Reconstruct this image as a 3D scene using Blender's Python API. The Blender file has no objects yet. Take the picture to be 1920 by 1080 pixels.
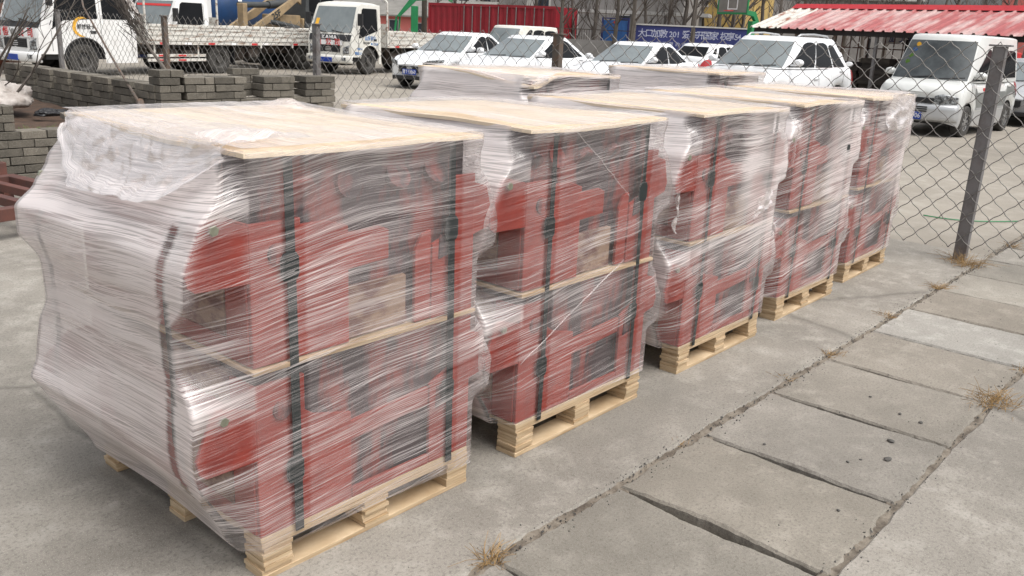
import bpy, bmesh, math, random
from mathutils import Vector, Matrix, noise as mn
R = math.radians
SC = bpy.context.scene
COL = SC.collection
random.seed(11)

# ---------------------------------------------------------------- camera, sky, sun, exposure
FOC, PITCH, ROLL, YAW, CAMH = 1640.0, R(16.5), R(2.67), R(40.57), 1.6
_F = Vector((math.cos(YAW)*math.cos(PITCH), math.sin(YAW)*math.cos(PITCH), -math.sin(PITCH)))
_Rt = Vector((math.sin(YAW), -math.cos(YAW), 0))
_U = _Rt.cross(_F)
_R2 = math.cos(ROLL)*_Rt + math.sin(ROLL)*_U
_U2 = -math.sin(ROLL)*_Rt + math.cos(ROLL)*_U
cd = bpy.data.cameras.new('camera'); cam = bpy.data.objects.new('camera', cd); COL.objects.link(cam)
cd.sensor_width = 36; cd.lens = FOC/1920*36; cd.clip_start = 0.05; cd.clip_end = 2000
M = Matrix((( _R2.x, _U2.x, -_F.x, 0), (_R2.y, _U2.y, -_F.y, 0), (_R2.z, _U2.z, -_F.z, CAMH), (0, 0, 0, 1)))
cam.matrix_world = M
SC.camera = cam
SC.render.resolution_x = 1024; SC.render.resolution_y = 576

SUN_EL, SUN_AZ = R(62), R(-88)      # azimuth measured from +X towards +Y (direction the light comes from)
w = bpy.data.worlds.new('World'); SC.world = w; w.use_nodes = True
nt = w.node_tree
bg = nt.nodes['Background']
sky = nt.nodes.new('ShaderNodeTexSky'); sky.sky_type = 'NISHITA'; sky.sun_disc = False
sky.sun_elevation = SUN_EL; sky.sun_rotation = math.pi/2 - SUN_AZ
sky.air_density = 1.0; sky.dust_density = 6.0; sky.ozone_density = 1.0
# overcast veil: the blue of the clear sky is washed out to the white-grey of the cloud layer
hsv = nt.nodes.new('ShaderNodeHueSaturation'); hsv.inputs['Saturation'].default_value = 0.22
nt.links.new(sky.outputs[0], hsv.inputs['Color']); nt.links.new(hsv.outputs[0], bg.inputs[0])
bg.inputs[1].default_value = 0.15
sl = bpy.data.lights.new('sun', 'SUN'); sl.energy = .95; sl.angle = R(40); sl.color = (1.0, .965, .91)
so = bpy.data.objects.new('sun', sl); COL.objects.link(so)
_sd = Vector((math.cos(SUN_EL)*math.cos(SUN_AZ), math.cos(SUN_EL)*math.sin(SUN_AZ), math.sin(SUN_EL)))
so.rotation_euler = _sd.to_track_quat('Z', 'Y').to_euler()
SC.view_settings.view_transform = 'Standard'; SC.view_settings.look = 'None'
SC.view_settings.exposure = 0.53; SC.view_settings.gamma = 1.0
SC.cycles.transparent_max_bounces = 24
SC.cycles.max_bounces = 8

def at(px, depth):
    """ground point seen in image column px at a given distance along the view direction"""
    d = _F*FOC + _R2*(px-960) - _U2*(60-540)
    h = Vector((math.cos(YAW), math.sin(YAW)))
    t = depth/(d.x*h.x + d.y*h.y)
    return Vector((d.x*t, d.y*t, 0))
def atz(px, py, depth):
    d = _F*FOC + _R2*(px-960) - _U2*(py-540)
    h = Vector((math.cos(YAW), math.sin(YAW)))
    t = depth/(d.x*h.x + d.y*h.y)
    return Vector((d.x*t, d.y*t, CAMH + d.z*t))

# ---------------------------------------------------------------- materials
def nodes(name):
    m = bpy.data.materials.new(name); m.use_nodes = True
    return m, m.node_tree, m.node_tree.nodes['Principled BSDF']
def N(t, kind, **kw):
    n = t.nodes.new(kind)
    for k, v in kw.items(): setattr(n, k, v)
    return n
def noise_fac(t, coord, scale, detail=4, rough=.6, mapping=None, dist=0):
    src = coord
    if mapping:
        mp = N(t, 'ShaderNodeMapping'); mp.inputs['Scale'].default_value = mapping
        t.links.new(coord, mp.inputs['Vector']); src = mp.outputs[0]
    n = N(t, 'ShaderNodeTexNoise'); n.inputs['Scale'].default_value = scale
    n.inputs['Detail'].default_value = detail; n.inputs['Roughness'].default_value = rough
    n.inputs['Distortion'].default_value = dist
    t.links.new(src, n.inputs['Vector'])
    return n.outputs['Fac']
def ramp(t, fac, stops, interp='LINEAR'):
    r = N(t, 'ShaderNodeValToRGB'); r.color_ramp.interpolation = interp
    els = r.color_ramp.elements
    while len(els) < len(stops): els.new(.5)
    for e, (p, c) in zip(els, stops):
        e.position = p; e.color = (c, c, c, 1) if not isinstance(c, (tuple, list)) else (*c, 1)
    t.links.new(fac, r.inputs[0])
    return r.outputs[0]
def mixc(t, fac, a, b, mode='MIX'):
    m = N(t, 'ShaderNodeMix', data_type='RGBA', blend_type=mode)
    if isinstance(fac, (int, float)): m.inputs[0].default_value = fac
    else: t.links.new(fac, m.inputs[0])
    for i, v in ((6, a), (7, b)):
        if isinstance(v, (tuple, list)): m.inputs[i].default_value = (*v, 1)
        else: t.links.new(v, m.inputs[i])
    return m.outputs[2]
def mth(t, op, a, b=None, c=None, clamp=False):
    m = N(t, 'ShaderNodeMath', operation=op); m.use_clamp = clamp
    for i, v in enumerate((a, b, c)):
        if v is None: continue
        if isinstance(v, (int, float)): m.inputs[i].default_value = v
        else: t.links.new(v, m.inputs[i])
    return m.outputs[0]
def bump(t, bs, h, strength=.3, dist=.01):
    b = N(t, 'ShaderNodeBump'); b.inputs['Strength'].default_value = strength; b.inputs['Distance'].default_value = dist
    t.links.new(h, b.inputs['Height']); t.links.new(b.outputs[0], bs.inputs['Normal'])
def obj_coord(t):
    return N(t, 'ShaderNodeTexCoord').outputs['Object']
def mat(name, col, rough=.6, metal=0, var=.25, scale=6, col2=None, bumps=0, bscale=40, spec=.5, coat=0, stretch=None, thr=(.35, .7)):
    m, t, b = nodes(name)
    c = obj_coord(t)
    f = ramp(t, noise_fac(t, c, scale, 5, .65, stretch), [(thr[0], 0.0), (thr[1], 1.0)])
    c2 = col2 if col2 else tuple(x*(1-var) for x in col)
    t.links.new(mixc(t, f, col, c2), b.inputs['Base Color'])
    b.inputs['Roughness'].default_value = rough; b.inputs['Metallic'].default_value = metal
    b.inputs['Specular IOR Level'].default_value = spec; b.inputs['Coat Weight'].default_value = coat
    if bumps: bump(t, b, noise_fac(t, c, bscale, 4, .6, stretch), bumps)
    return m

M_ = {}
M_['white_paint'] = mat('white_car_paint', (.80, .81, .82), .22, var=.06, scale=2, coat=.5)
M_['ivory_paint'] = mat('ivory_truck_paint', (.66, .65, .60), .4, col2=(.5, .47, .40), scale=2.2, thr=(.5, .85), coat=.15)
M_['truck_white'] = mat('truck_white_paint', (.74, .74, .73), .35, col2=(.55, .53, .5), scale=1.8, thr=(.52, .85), coat=.2)
M_['bed_paint'] = mat('weathered_bed_paint', (.60, .585, .54), .6, col2=(.24, .15, .10), scale=5, thr=(.51, .66), stretch=(.5, 1, 2.5))
M_['silver'] = mat('silver_paint', (.50, .51, .52), .3, metal=.35, var=.15, scale=3, coat=.3)
M_['glass_van'] = mat('van_windscreen_glass', (.075, .085, .088), .07, col2=(.035, .04, .042), scale=1.6, spec=.5, thr=(.4, .6))
M_['van_paint'] = mat('van_pale_paint', (.64, .65, .63), .3, var=.1, scale=2, coat=.3)
M_['van_grey'] = mat('van_grey_paint', (.25, .26, .25), .3, metal=.2, var=.12, scale=3, coat=.3)
M_['glass'] = mat('dark_window_glass', (.014, .015, .017), .12, var=.3, scale=1.2, spec=.07)
M_['glass_pale'] = mat('windscreen_glass', (.19, .215, .22), .06, col2=(.11, .13, .135), scale=.9, spec=.7, thr=(.35, .7))
M_['rubber'] = mat('tyre_rubber', (.022, .021, .02), .85, col2=(.07, .065, .058), scale=7)
M_['rim'] = mat('alloy_rim', (.42, .42, .42), .35, metal=.7, var=.3, scale=9)
M_['rim_shaded'] = mat('shaded_steel_rim', (.10, .095, .088), .6, metal=.3, var=.4, scale=9)  # steel colour darkened to stand in for shade on the unlit wheels
M_['black'] = mat('black_plastic', (.018, .018, .02), .5, var=.3, scale=8)
M_['dark_steel'] = mat('dark_chassis_steel', (.035, .033, .031), .7, col2=(.09, .065, .05), scale=6)
M_['plate_blue'] = mat('blue_plate', (.012, .05, .32), .4, var=.15)
M_['worn_white'] = mat('worn_white_lettering', (.46, .48, .56), .7, col2=(.10, .12, .32), scale=9, thr=(.45, .65))
M_['white_ink'] = mat('white_lettering', (.82, .82, .82), .6, var=.05)
M_['red_ink'] = mat('red_lettering', (.55, .03, .03), .6, var=.1)
M_['blue_ink'] = mat('blue_lettering', (.03, .16, .42), .6, var=.1)
M_['black_ink'] = mat('black_lettering', (.03, .03, .03), .6, var=.1)
M_['amber_ink'] = mat('amber_emblem', (.80, .42, .03), .5, var=.15)
M_['lamp_clear'] = mat('headlamp_lens', (.34, .36, .37), .1, col2=(.05, .052, .055), scale=16, spec=.6, thr=(.42, .58))
M_['lamp_red'] = mat('red_lamp_lens', (.42, .012, .015), .15, var=.3, spec=.8)
M_['red_metal'] = mat('red_primer_steel', (.30, .040, .026), .5, col2=(.17, .023, .019), scale=5, thr=(.4, .72), bumps=.08)
M_['orange_red'] = mat('orange_red_steel', (.62, .085, .04), .42, col2=(.48, .06, .03), scale=5)
M_['core'] = mat('dark_gearing', (.050, .034, .038), .6, col2=(.24, .05, .04), scale=3.2, thr=(.50, .62), stretch=(2.2, 2.2, .7))
M_['core_board'] = mat('packing_board', (.30, .205, .145), .8, col2=(.13, .055, .045), scale=7, stretch=(1, 1, 2.2), thr=(.44, .60))
M_['bolt'] = mat('zinc_bolt', (.36, .37, .29), .38, metal=.75, var=.35, scale=30)
M_['strap'] = mat('dark_green_strap', (.012, .020, .021), .45, var=.35, scale=20)
M_['fence_wire'] = mat('galvanised_wire', (.19, .178, .165), .55, col2=(.28, .27, .255), metal=.3, scale=8)
M_['post_steel'] = mat('grey_post_paint', (.165, .158, .158), .6, col2=(.095, .075, .065), scale=7, thr=(.48, .75), bumps=.15)
M_['post_rust'] = mat('rusty_post_paint', (.105, .088, .075), .75, col2=(.15, .085, .05), scale=9, thr=(.45, .7), bumps=.2)
M_['rust_red'] = mat('red_oxide_steel', (.135, .050, .036), .6, col2=(.07, .035, .03), scale=7)
M_['container'] = mat('crimson_container_paint', (.30, .010, .022), .5, col2=(.20, .008, .015), scale=1.2)
M_['bark'] = mat('grey_bark', (.125, .108, .092), .9, col2=(.065, .054, .046), scale=6, stretch=(1, 1, .3))
M_['twig'] = mat('twig_bark', (.10, .082, .07), .9, col2=(.06, .05, .043), scale=4)
M_['straw'] = mat('dry_straw', (.36, .235, .10), .9, col2=(.19, .115, .05), scale=20)
M_['weed'] = mat('green_weed', (.10, .21, .035), .8, var=.4, scale=20)
M_['soil'] = mat('brown_soil', (.085, .050, .032), .95, col2=(.04, .026, .018), scale=7, bumps=.8, bscale=25)
M_['stone'] = mat('dark_pebble', (.09, .085, .078), .9, var=.4, scale=30)
M_['pink_wall'] = mat('pink_render', (.62, .18, .16), .85, col2=(.50, .15, .13), scale=.7)
M_['grey_roof'] = mat('grey_roof_sheet', (.23, .22, .20), .8, var=.3, scale=1.5)
M_['green_paint'] = mat('green_hoop_paint', (.015, .22, .075), .45, var=.25, scale=3)
M_['blue_panel'] = mat('blue_panel_paint', (.03, .13, .36), .6, col2=(.02, .07, .22), scale=1.6, stretch=(3, 3, 1))
M_['banner_blue'] = mat('banner_blue_paint', (.022, .03, .15), .6, var=.25, scale=1.2)
M_['yellow_wall'] = mat('yellow_render', (.46, .32, .10), .9, col2=(.33, .23, .09), scale=.5)
M_['grey_wall'] = mat('grey_render', (.27, .26, .25), .9, col2=(.18, .17, .16), scale=.5)
M_['pale_wall'] = mat('pale_render', (.50, .49, .47), .9, var=.2, scale=.4)
M_['window'] = mat('far_window', (.045, .055, .07), .15, var=.4, scale=1)
M_['tank_blue'] = mat('tank_blue_paint', (.022, .075, .21), .35, col2=(.03, .06, .13), scale=.9, coat=.2)
M_['loader_yellow'] = mat('dusty_loader_paint', (.31, .225, .125), .7, col2=(.19, .14, .085), scale=2.5, thr=(.4, .65))
M_['loader_dark'] = mat('loader_dark_paint', (.055, .06, .062), .6, var=.4, scale=3)
M_['cement'] = mat('cement_paint', (.48, .44, .38), .8, var=.25, scale=2)
M_['bag'] = mat('white_sack', (.50, .46, .43), .6, col2=(.27, .23, .20), scale=9, bumps=.6, bscale=22)
M_['shed_dark'] = mat('shed_dark_steel', (.028, .024, .024), .8, var=.4, scale=3)
M_['junk'] = mat('stored_timber', (.085, .072, .06), .9, col2=(.035, .03, .028), scale=2.5, stretch=(1, 1, 3))
M_['brick_far'] = mat('far_brick_heap', (.20, .065, .035), .9, col2=(.05, .035, .03), scale=4)

def wood_mat(name, a, b, c, sc):
    m, t, bs = nodes(name)
    co = obj_coord(t)
    f = noise_fac(t, co, 1.0, 6, .6, sc, .6)
    g = noise_fac(t, co, 2.2, 3, .5)
    col = mixc(t, ramp(t, f, [(.36, 0.), (.64, 1.)]), a, b)
    col = mixc(t, ramp(t, g, [(.52, 0.), (.72, .55)]), col, c)
    t.links.new(col, bs.inputs['Base Color']); bs.inputs['Roughness'].default_value = .72
    bump(t, bs, f, .12)
    return m
M_['ply_top'] = wood_mat('pale_plywood', (.76, .65, .505), (.64, .525, .385), (.70, .61, .49), (26, 1.1, 8))
M_['ply_edge'] = wood_mat('pallet_plywood', (.56, .43, .28), (.36, .245, .135), (.42, .31, .19), (5, 5, 90))
M_['deck'] = wood_mat('pallet_board', (.58, .45, .295), (.43, .31, .18), (.34, .25, .155), (2, 22, 10))

def concrete(name, base, dark, light, sc=1.0, vc=False, crack=False, rough=.92, speck=1.0):
    m, t, bs = nodes(name)
    co = N(t, 'ShaderNodeNewGeometry').outputs['Position']
    n1 = noise_fac(t, co, .9*sc, 6, .62)
    n2 = noise_fac(t, co, 5.5*sc, 6, .7)
    n3 = noise_fac(t, co, 75*sc, 3, .6)
    n4 = noise_fac(t, co, 260*sc, 2, .5)
    c = mixc(t, ramp(t, n1, [(.34, 0.), (.66, 1.)]), base, dark)
    c = mixc(t, ramp(t, n2, [(.48, 0.), (.66, .75)]), c, light)
    n0 = noise_fac(t, co, .38*sc, 5, .68, None, .6)
    c = mixc(t, ramp(t, n0, [(.45, 0.), (.60, .7)]), c, tuple(x*.80 for x in dark))
    n5 = noise_fac(t, co, 2.3*sc, 6, .75, None, .4)
    c = mixc(t, ramp(t, n5, [(.60, 0.), (.70, .5)]), c, tuple(min(1, x*1.16) for x in light))
    c = mixc(t, ramp(t, n3, [(.50, 0.), (.68, .55*speck)]), c, tuple(x*.55 for x in dark))
    c = mixc(t, ramp(t, n4, [(.55, 0.), (.72, .55*speck)]), c, tuple(min(1, x*1.28) for x in light))
    if vc:
        a = N(t, 'ShaderNodeAttribute'); a.attribute_name = 'tone'
        c = mixc(t, 1.0, c, a.outputs['Color'], 'MULTIPLY')
    if crack:
        v = N(t, 'ShaderNodeTexVoronoi', feature='DISTANCE_TO_EDGE'); v.inputs['Scale'].default_value = .17
        w_ = N(t, 'ShaderNodeVectorMath', operation='ADD')
        nn = N(t, 'ShaderNodeTexNoise'); nn.inputs['Scale'].default_value = 1.6; nn.inputs['Detail'].default_value = 5
        sc_ = N(t, 'ShaderNodeVectorMath', operation='SCALE'); sc_.inputs['Scale'].default_value = .25
        t.links.new(co, nn.inputs['Vector']); t.links.new(nn.outputs['Color'], sc_.inputs[0])
        t.links.new(co, w_.inputs[0]); t.links.new(sc_.outputs[0], w_.inputs[1]); t.links.new(w_.outputs[0], v.inputs['Vector'])
        c = mixc(t, ramp(t, v.outputs['Distance'], [(.0, .45), (.0028, 0.)]), c, tuple(x*.35 for x in dark))
    t.links.new(c, bs.inputs['Base Color']); bs.inputs['Roughness'].default_value = rough
    bs.inputs['Specular IOR Level'].default_value = .25
    h = mth(t, 'ADD', mth(t, 'MULTIPLY', n3, .6), mth(t, 'MULTIPLY', n4, .4))
    bump(t, bs, h, .55, .006)
    return m
M_['yard'] = concrete('yard_concrete', (.288, .267, .234), (.195, .179, .156), (.365, .342, .303), 1.0, crack=True)
M_['lot'] = concrete('lot_concrete', (.315, .286, .243), (.25, .225, .19), (.35, .322, .28), .55, speck=.25)
M_['slab'] = concrete('slab_concrete', (.262, .242, .212), (.195, .180, .157), (.315, .294, .260), 1.2, vc=True)
M_['dirt'] = mat('gutter_dirt', (.215, .186, .148), .95, col2=(.085, .068, .052), scale=9, thr=(.42, .62), bumps=.9, bscale=60)
M_['dust'] = mat('dusty_ground', (.20, .17, .14), .95, col2=(.13, .11, .09), scale=.8)

def brick_mat():
    m, t, bs = nodes('grey_concrete_brick')
    co = N(t, 'ShaderNodeNewGeometry').outputs['Position']
    a = N(t, 'ShaderNodeAttribute'); a.attribute_name = 'tone'
    n = noise_fac(t, co, 9, 5, .7); n2 = noise_fac(t, co, 80, 2, .5)
    c = mixc(t, ramp(t, n, [(.35, 0.), (.7, 1.)]), (.150, .134, .108), (.092, .083, .067))
    c = mixc(t, ramp(t, n2, [(.5, 0.), (.7, .5)]), c, (.24, .22, .19))
    c = mixc(t, 1.0, c, a.outputs['Color'], 'MULTIPLY')
    t.links.new(c, bs.inputs['Base Color']); bs.inputs['Roughness'].default_value = .95
    bump(t, bs, n2, .4)
    return m
M_['brick'] = brick_mat()

def film_mat(name, dens, tilt, seed, tint=(.93, .862, .846)):
    """stretch film: clear film with white, drawn-out creases running round the load"""
    m, t, bs = nodes(name)
    uv = N(t, 'ShaderNodeTexCoord').outputs['UV']
    sp = N(t, 'ShaderNodeSeparateXYZ'); t.links.new(uv, sp.inputs[0])
    s, z = sp.outputs[0], sp.outputs[1]
    wv = N(t, 'ShaderNodeTexNoise'); wv.inputs['Scale'].default_value = .9; wv.inputs['Detail'].default_value = 2
    cs = N(t, 'ShaderNodeCombineXYZ'); t.links.new(s, cs.inputs[0]); t.links.new(z, cs.inputs[1]); cs.inputs[2].default_value = seed
    t.links.new(cs.outputs[0], wv.inputs['Vector'])
    zt = mth(t, 'SUBTRACT', z, mth(t, 'MULTIPLY', s, tilt))
    zt = mth(t, 'ADD', zt, mth(t, 'MULTIPLY', mth(t, 'SUBTRACT', wv.outputs['Fac'], .5), .17))
    zt2 = mth(t, 'SUBTRACT', z, mth(t, 'MULTIPLY', s, tilt*1.8+.05))
    zt2 = mth(t, 'ADD', zt2, mth(t, 'MULTIPLY', mth(t, 'SUBTRACT', wv.outputs['Fac'], .5), .16))
    def streak(zz, a, b, det, off, lo, hi):
        c = N(t, 'ShaderNodeCombineXYZ')
        t.links.new(mth(t, 'MULTIPLY', s, a), c.inputs[0]); t.links.new(mth(t, 'MULTIPLY', zz, b), c.inputs[1]); c.inputs[2].default_value = off+seed
        n = N(t, 'ShaderNodeTexNoise'); n.inputs['Scale'].default_value = 1; n.inputs['Detail'].default_value = det; n.inputs['Roughness'].default_value = .55
        t.links.new(c.outputs[0], n.inputs['Vector'])
        return ramp(t, n.outputs['Fac'], [(lo, 0.), (hi, 1.)]), n.outputs['Fac']
    a1, h1 = streak(zt, 1.5, 125, 2.5, 0, .49, .63)
    a2, h2 = streak(zt, 3.0, 330, 2, 5, .48, .61)
    a3, h3 = streak(zt, .9, 18, 4, 9, .44, .70)
    a4, h4 = streak(zt2, 2.0, 170, 2, 13, .57, .66)
    at_ = N(t, 'ShaderNodeAttribute'); at_.attribute_name = 'dens'
    f = mth(t, 'MULTIPLY', a1, .26)
    f = mth(t, 'MULTIPLY_ADD', a2, .30, f)
    pc = N(t, 'ShaderNodeTexNoise'); pc.inputs['Scale'].default_value = 1; pc.inputs['Detail'].default_value = 3
    cp = N(t, 'ShaderNodeCombineXYZ'); t.links.new(mth(t, 'MULTIPLY', s, 2.2), cp.inputs[0]); t.links.new(mth(t, 'MULTIPLY', zt, 7), cp.inputs[1]); cp.inputs[2].default_value = seed+21
    t.links.new(cp.outputs[0], pc.inputs['Vector'])
    patch_ = mth(t, 'MULTIPLY_ADD', ramp(t, pc.outputs['Fac'], [(.36, 0.), (.66, 1.)]), .95, .45)
    f = mth(t, 'MULTIPLY_ADD', a3, .20, f)
    f = mth(t, 'MULTIPLY_ADD', a4, .26, f)
    f = mth(t, 'MULTIPLY', f, patch_)
    f = mth(t, 'MULTIPLY', f, mth(t, 'ADD', mth(t, 'MULTIPLY', at_.outputs['Fac'], .85), dens))
    f = mth(t, 'ADD', f, mth(t, 'MULTIPLY_ADD', at_.outputs['Fac'], .48, .045))
    f = mth(t, 'MINIMUM', f, .88)
    tr = N(t, 'ShaderNodeBsdfTransparent'); tr.inputs[0].default_value = (1, 1, 1, 1)
    bs.inputs['Base Color'].default_value = (*tint, 1); bs.inputs['Roughness'].default_value = .32
    bs.inputs['Specular IOR Level'].default_value = .6
    tl = N(t, 'ShaderNodeBsdfTranslucent'); tl.inputs[0].default_value = (*tint, 1)
    mx0 = N(t, 'ShaderNodeMixShader'); mx0.inputs[0].default_value = .25
    t.links.new(bs.outputs[0], mx0.inputs[1]); t.links.new(tl.outputs[0], mx0.inputs[2])
    mx = N(t, 'ShaderNodeMixShader')
    t.links.new(f, mx.inputs[0]); t.links.new(tr.outputs[0], mx.inputs[1]); t.links.new(mx0.outputs[0], mx.inputs[2])
    gl = N(t, 'ShaderNodeBsdfGlossy'); gl.inputs['Roughness'].default_value = .16; gl.inputs[0].default_value = (1, 1, 1, 1)
    fr = N(t, 'ShaderNodeFresnel'); fr.inputs['IOR'].default_value = 1.40
    mx2 = N(t, 'ShaderNodeMixShader')
    h = mth(t, 'ADD', mth(t, 'MULTIPLY', h1, .8), mth(t, 'MULTIPLY_ADD', h2, .35, mth(t, 'MULTIPLY', h3, 1.4)))
    b = N(t, 'ShaderNodeBump'); b.inputs['Strength'].default_value = .5; b.inputs['Distance'].default_value = .003
    t.links.new(h, b.inputs['Height'])
    for n_ in (bs, gl, fr, tl): t.links.new(b.outputs[0], n_.inputs['Normal'])
    t.links.new(mth(t, 'MINIMUM', mth(t, 'MULTIPLY', fr.outputs[0], .5), .3), mx2.inputs[0]); t.links.new(mx.outputs[0], mx2.inputs[1]); t.links.new(gl.outputs[0], mx2.inputs[2])
    t.links.new(mx2.outputs[0], t.nodes['Material Output'].inputs['Surface'])
    return m

def corr_mat():
    m, t, bs = nodes('red_roof_sheet')
    co = obj_coord(t)
    n1 = noise_fac(t, co, 1.1, 5, .65, (1.6, .25, 1)); n2 = noise_fac(t, co, 3, 3, .6, (2, .3, 1))
    c = mixc(t, ramp(t, n1, [(.44, 0.), (.58, 1.)]), (.33, .085, .085), (.46, .32, .305))
    c = mixc(t, ramp(t, n2, [(.55, 0.), (.75, .6)]), c, (.40, .16, .14))
    t.links.new(c, bs.inputs['Base Color']); bs.inputs['Roughness'].default_value = .55
    return m
M_['roof_red'] = corr_mat()
M_['roof_white'] = mat('rusted_white_sheet', (.55, .53, .48), .6, col2=(.22, .08, .045), scale=3, stretch=(2.2, .35, 1), thr=(.54, .62))
M_['roof_ridge'] = mat('red_ridge_cap', (.42, .014, .022), .5, var=.2)

# ---------------------------------------------------------------- mesh helpers
class MB:
    """collects shapes and links them as one mesh object"""
    def __init__(s): s.v = []; s.f = []; s.mi = []; s.tone = None; s.tones = []
    def add(s, vs, fs, mi=0):
        o = len(s.v); s.v += [tuple(x) for x in vs]; s.f += [tuple(i+o for i in f) for f in fs]; s.mi += [mi]*len(fs)
        s.tones += [s.tone or 1.0]*len(vs)
        return s
    def box(s, x0, x1, y0, y1, z0, z1, mi=0, jit=0):
        j = (lambda: random.uniform(-jit, jit)) if jit else (lambda: 0)
        vs = [(x+j(), y+j(), z+j()) for z in (z0, z1) for y in (y0, y1) for x in (x0, x1)]
        return s.add(vs, [(0,2,3,1), (4,5,7,6), (0,1,5,4), (2,6,7,3), (0,4,6,2), (1,3,7,5)], mi)
    def cbox(s, c, d, rz=0, mi=0):
        ca, sa = math.cos(rz), math.sin(rz)
        vs = []
        for z in (-.5, .5):
            for y in (-.5, .5):
                for x in (-.5, .5):
                    a, b = x*d[0], y*d[1]
                    vs.append((c[0]+a*ca-b*sa, c[1]+a*sa+b*ca, c[2]+z*d[2]))
        return s.add(vs, [(0,2,3,1), (4,5,7,6), (0,1,5,4), (2,6,7,3), (0,4,6,2), (1,3,7,5)], mi)
    def prism(s, poly, axis, lo, hi, mi=0):
        """outline (two coordinates in order of the remaining axes) swept along an axis"""
        n = len(poly); vs = []
        for t in (lo, hi):
            for a, b in poly:
                vs.append((t, a, b) if axis == 0 else (a, t, b) if axis == 1 else (a, b, t))
        fs = [tuple(range(n-1, -1, -1)), tuple(range(n, 2*n))] + [(i, (i+1) % n, n+(i+1) % n, n+i) for i in range(n)]
        return s.add(vs, fs, mi)
    def tube(s, pts, r, n=6, mi=0, cap=True, r1=None):
        pts = [Vector(p) for p in pts]; vs = []; fs = []; k = len(pts)
        for i, p in enumerate(pts):
            t = (pts[min(i+1, k-1)]-pts[max(i-1, 0)])
            t = t.normalized() if t.length > 1e-9 else Vector((0, 0, 1))
            a = t.cross(Vector((0, 0, 1)))
            if a.length < 1e-3: a = t.cross(Vector((1, 0, 0)))
            a.normalize(); b = t.cross(a)
            rr = r if r1 is None else r+(r1-r)*i/(k-1)
            if isinstance(r, (list, tuple)): rr = r[i]
            for j in range(n):
                g = 2*math.pi*j/n; vs.append(p+a*(rr*math.cos(g))+b*(rr*math.sin(g)))
        for i in range(k-1):
            for j in range(n):
                fs.append((i*n+j, i*n+(j+1) % n, (i+1)*n+(j+1) % n, (i+1)*n+j))
        if cap: fs += [tuple(range(n-1, -1, -1)), tuple((k-1)*n+j for j in range(n))]
        return s.add(vs, fs, mi)
    def cyl(s, p0, p1, r, n=12, mi=0, r1=None): return s.tube([p0, p1], r, n, mi, True, r1)
    def lathe(s, prof, c, axis=1, n=20, mi=0):
        """profile of (radius, offset along axis) turned round an axis through c"""
        vs = []; fs = []; k = len(prof)
        for j in range(n):
            g = 2*math.pi*j/n
            for r, o in prof:
                a, b = r*math.cos(g), r*math.sin(g)
                d = (o, a, b) if axis == 0 else (a, o, b) if axis == 1 else (a, b, o)
                vs.append((c[0]+d[0], c[1]+d[1], c[2]+d[2]))
        for j in range(n):
            for i in range(k-1):
                fs.append((j*k+i, j*k+i+1, ((j+1) % n)*k+i+1, ((j+1) % n)*k+i))
        return s.add(vs, fs, mi)
    def grid(s, f, na, nb, mi=0, close=False):
        """quad grid of f(a, b), a and b from 0 to 1"""
        vs = [f(i/na, j/nb) for i in range(na+1) for j in range(nb+1)]
        fs = [(i*(nb+1)+j, (i+1)*(nb+1)+j, (i+1)*(nb+1)+j+1, i*(nb+1)+j+1) for i in range(na) for j in range(nb)]
        return s.add(vs, fs, mi)
    def xf(s, fn, start=0):
        for i in range(start, len(s.v)): s.v[i] = tuple(fn(Vector(s.v[i])))
        return s
    def build(s, name, m, parent=None, smooth=False, bevel=0, fixn=True, tone=False, solid=0):
        me = bpy.data.meshes.new(name); me.from_pydata(s.v, [], s.f)
        ms = m if isinstance(m, (list, tuple)) else [m]
        for x in ms: me.materials.append(M_[x] if isinstance(x, str) else x)
        for p, i in zip(me.polygons, s.mi): p.material_index = i
        if tone:
            a = me.color_attributes.new('tone', 'FLOAT_COLOR', 'POINT')
            for i, t in enumerate(s.tones):
                a.data[i].color = (t, t, t, 1) if not isinstance(t, (tuple, list)) else (*t, 1)
        if fixn:
            b = bmesh.new(); b.from_mesh(me); bmesh.ops.recalc_face_normals(b, faces=b.faces[:]); b.to_mesh(me); b.free()
        if smooth:
            for p in me.polygons: p.use_smooth = True
        o = bpy.data.objects.new(name, me); COL.objects.link(o)
        if parent is not None: o.parent = parent
        if smooth == 'auto':
            me.set_sharp_from_angle(angle=R(35))
        if solid:
            q = o.modifiers.new('thick', 'SOLIDIFY'); q.thickness = solid; q.offset = 0
        if bevel:
            q = o.modifiers.new('bevel', 'BEVEL'); q.width = bevel; q.segments = 2; q.limit_method = 'ANGLE'; q.angle_limit = R(40)
            q.harden_normals = False
        return o
def tag(o, label=None, cat=None, group=None, kind=None):
    if label: o['label'] = label
    if cat: o['category'] = cat
    if group: o['group'] = group
    if kind: o['kind'] = kind
    return o
def empty(name, loc=(0, 0, 0), rz=0, label=None, cat=None, group=None):
    o = bpy.data.objects.new(name, None); COL.objects.link(o); o.location = loc; o.rotation_euler = (0, 0, rz)
    o.empty_display_size = .2
    return tag(o, label, cat, group)
def kids(o): return [c for c in bpy.data.objects if c.parent == o]
def copy_tree(o, parent=None):
    c = o.copy(); COL.objects.link(c); c.parent = parent
    for ch in kids(o): copy_tree(ch, c)
    return c
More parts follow.
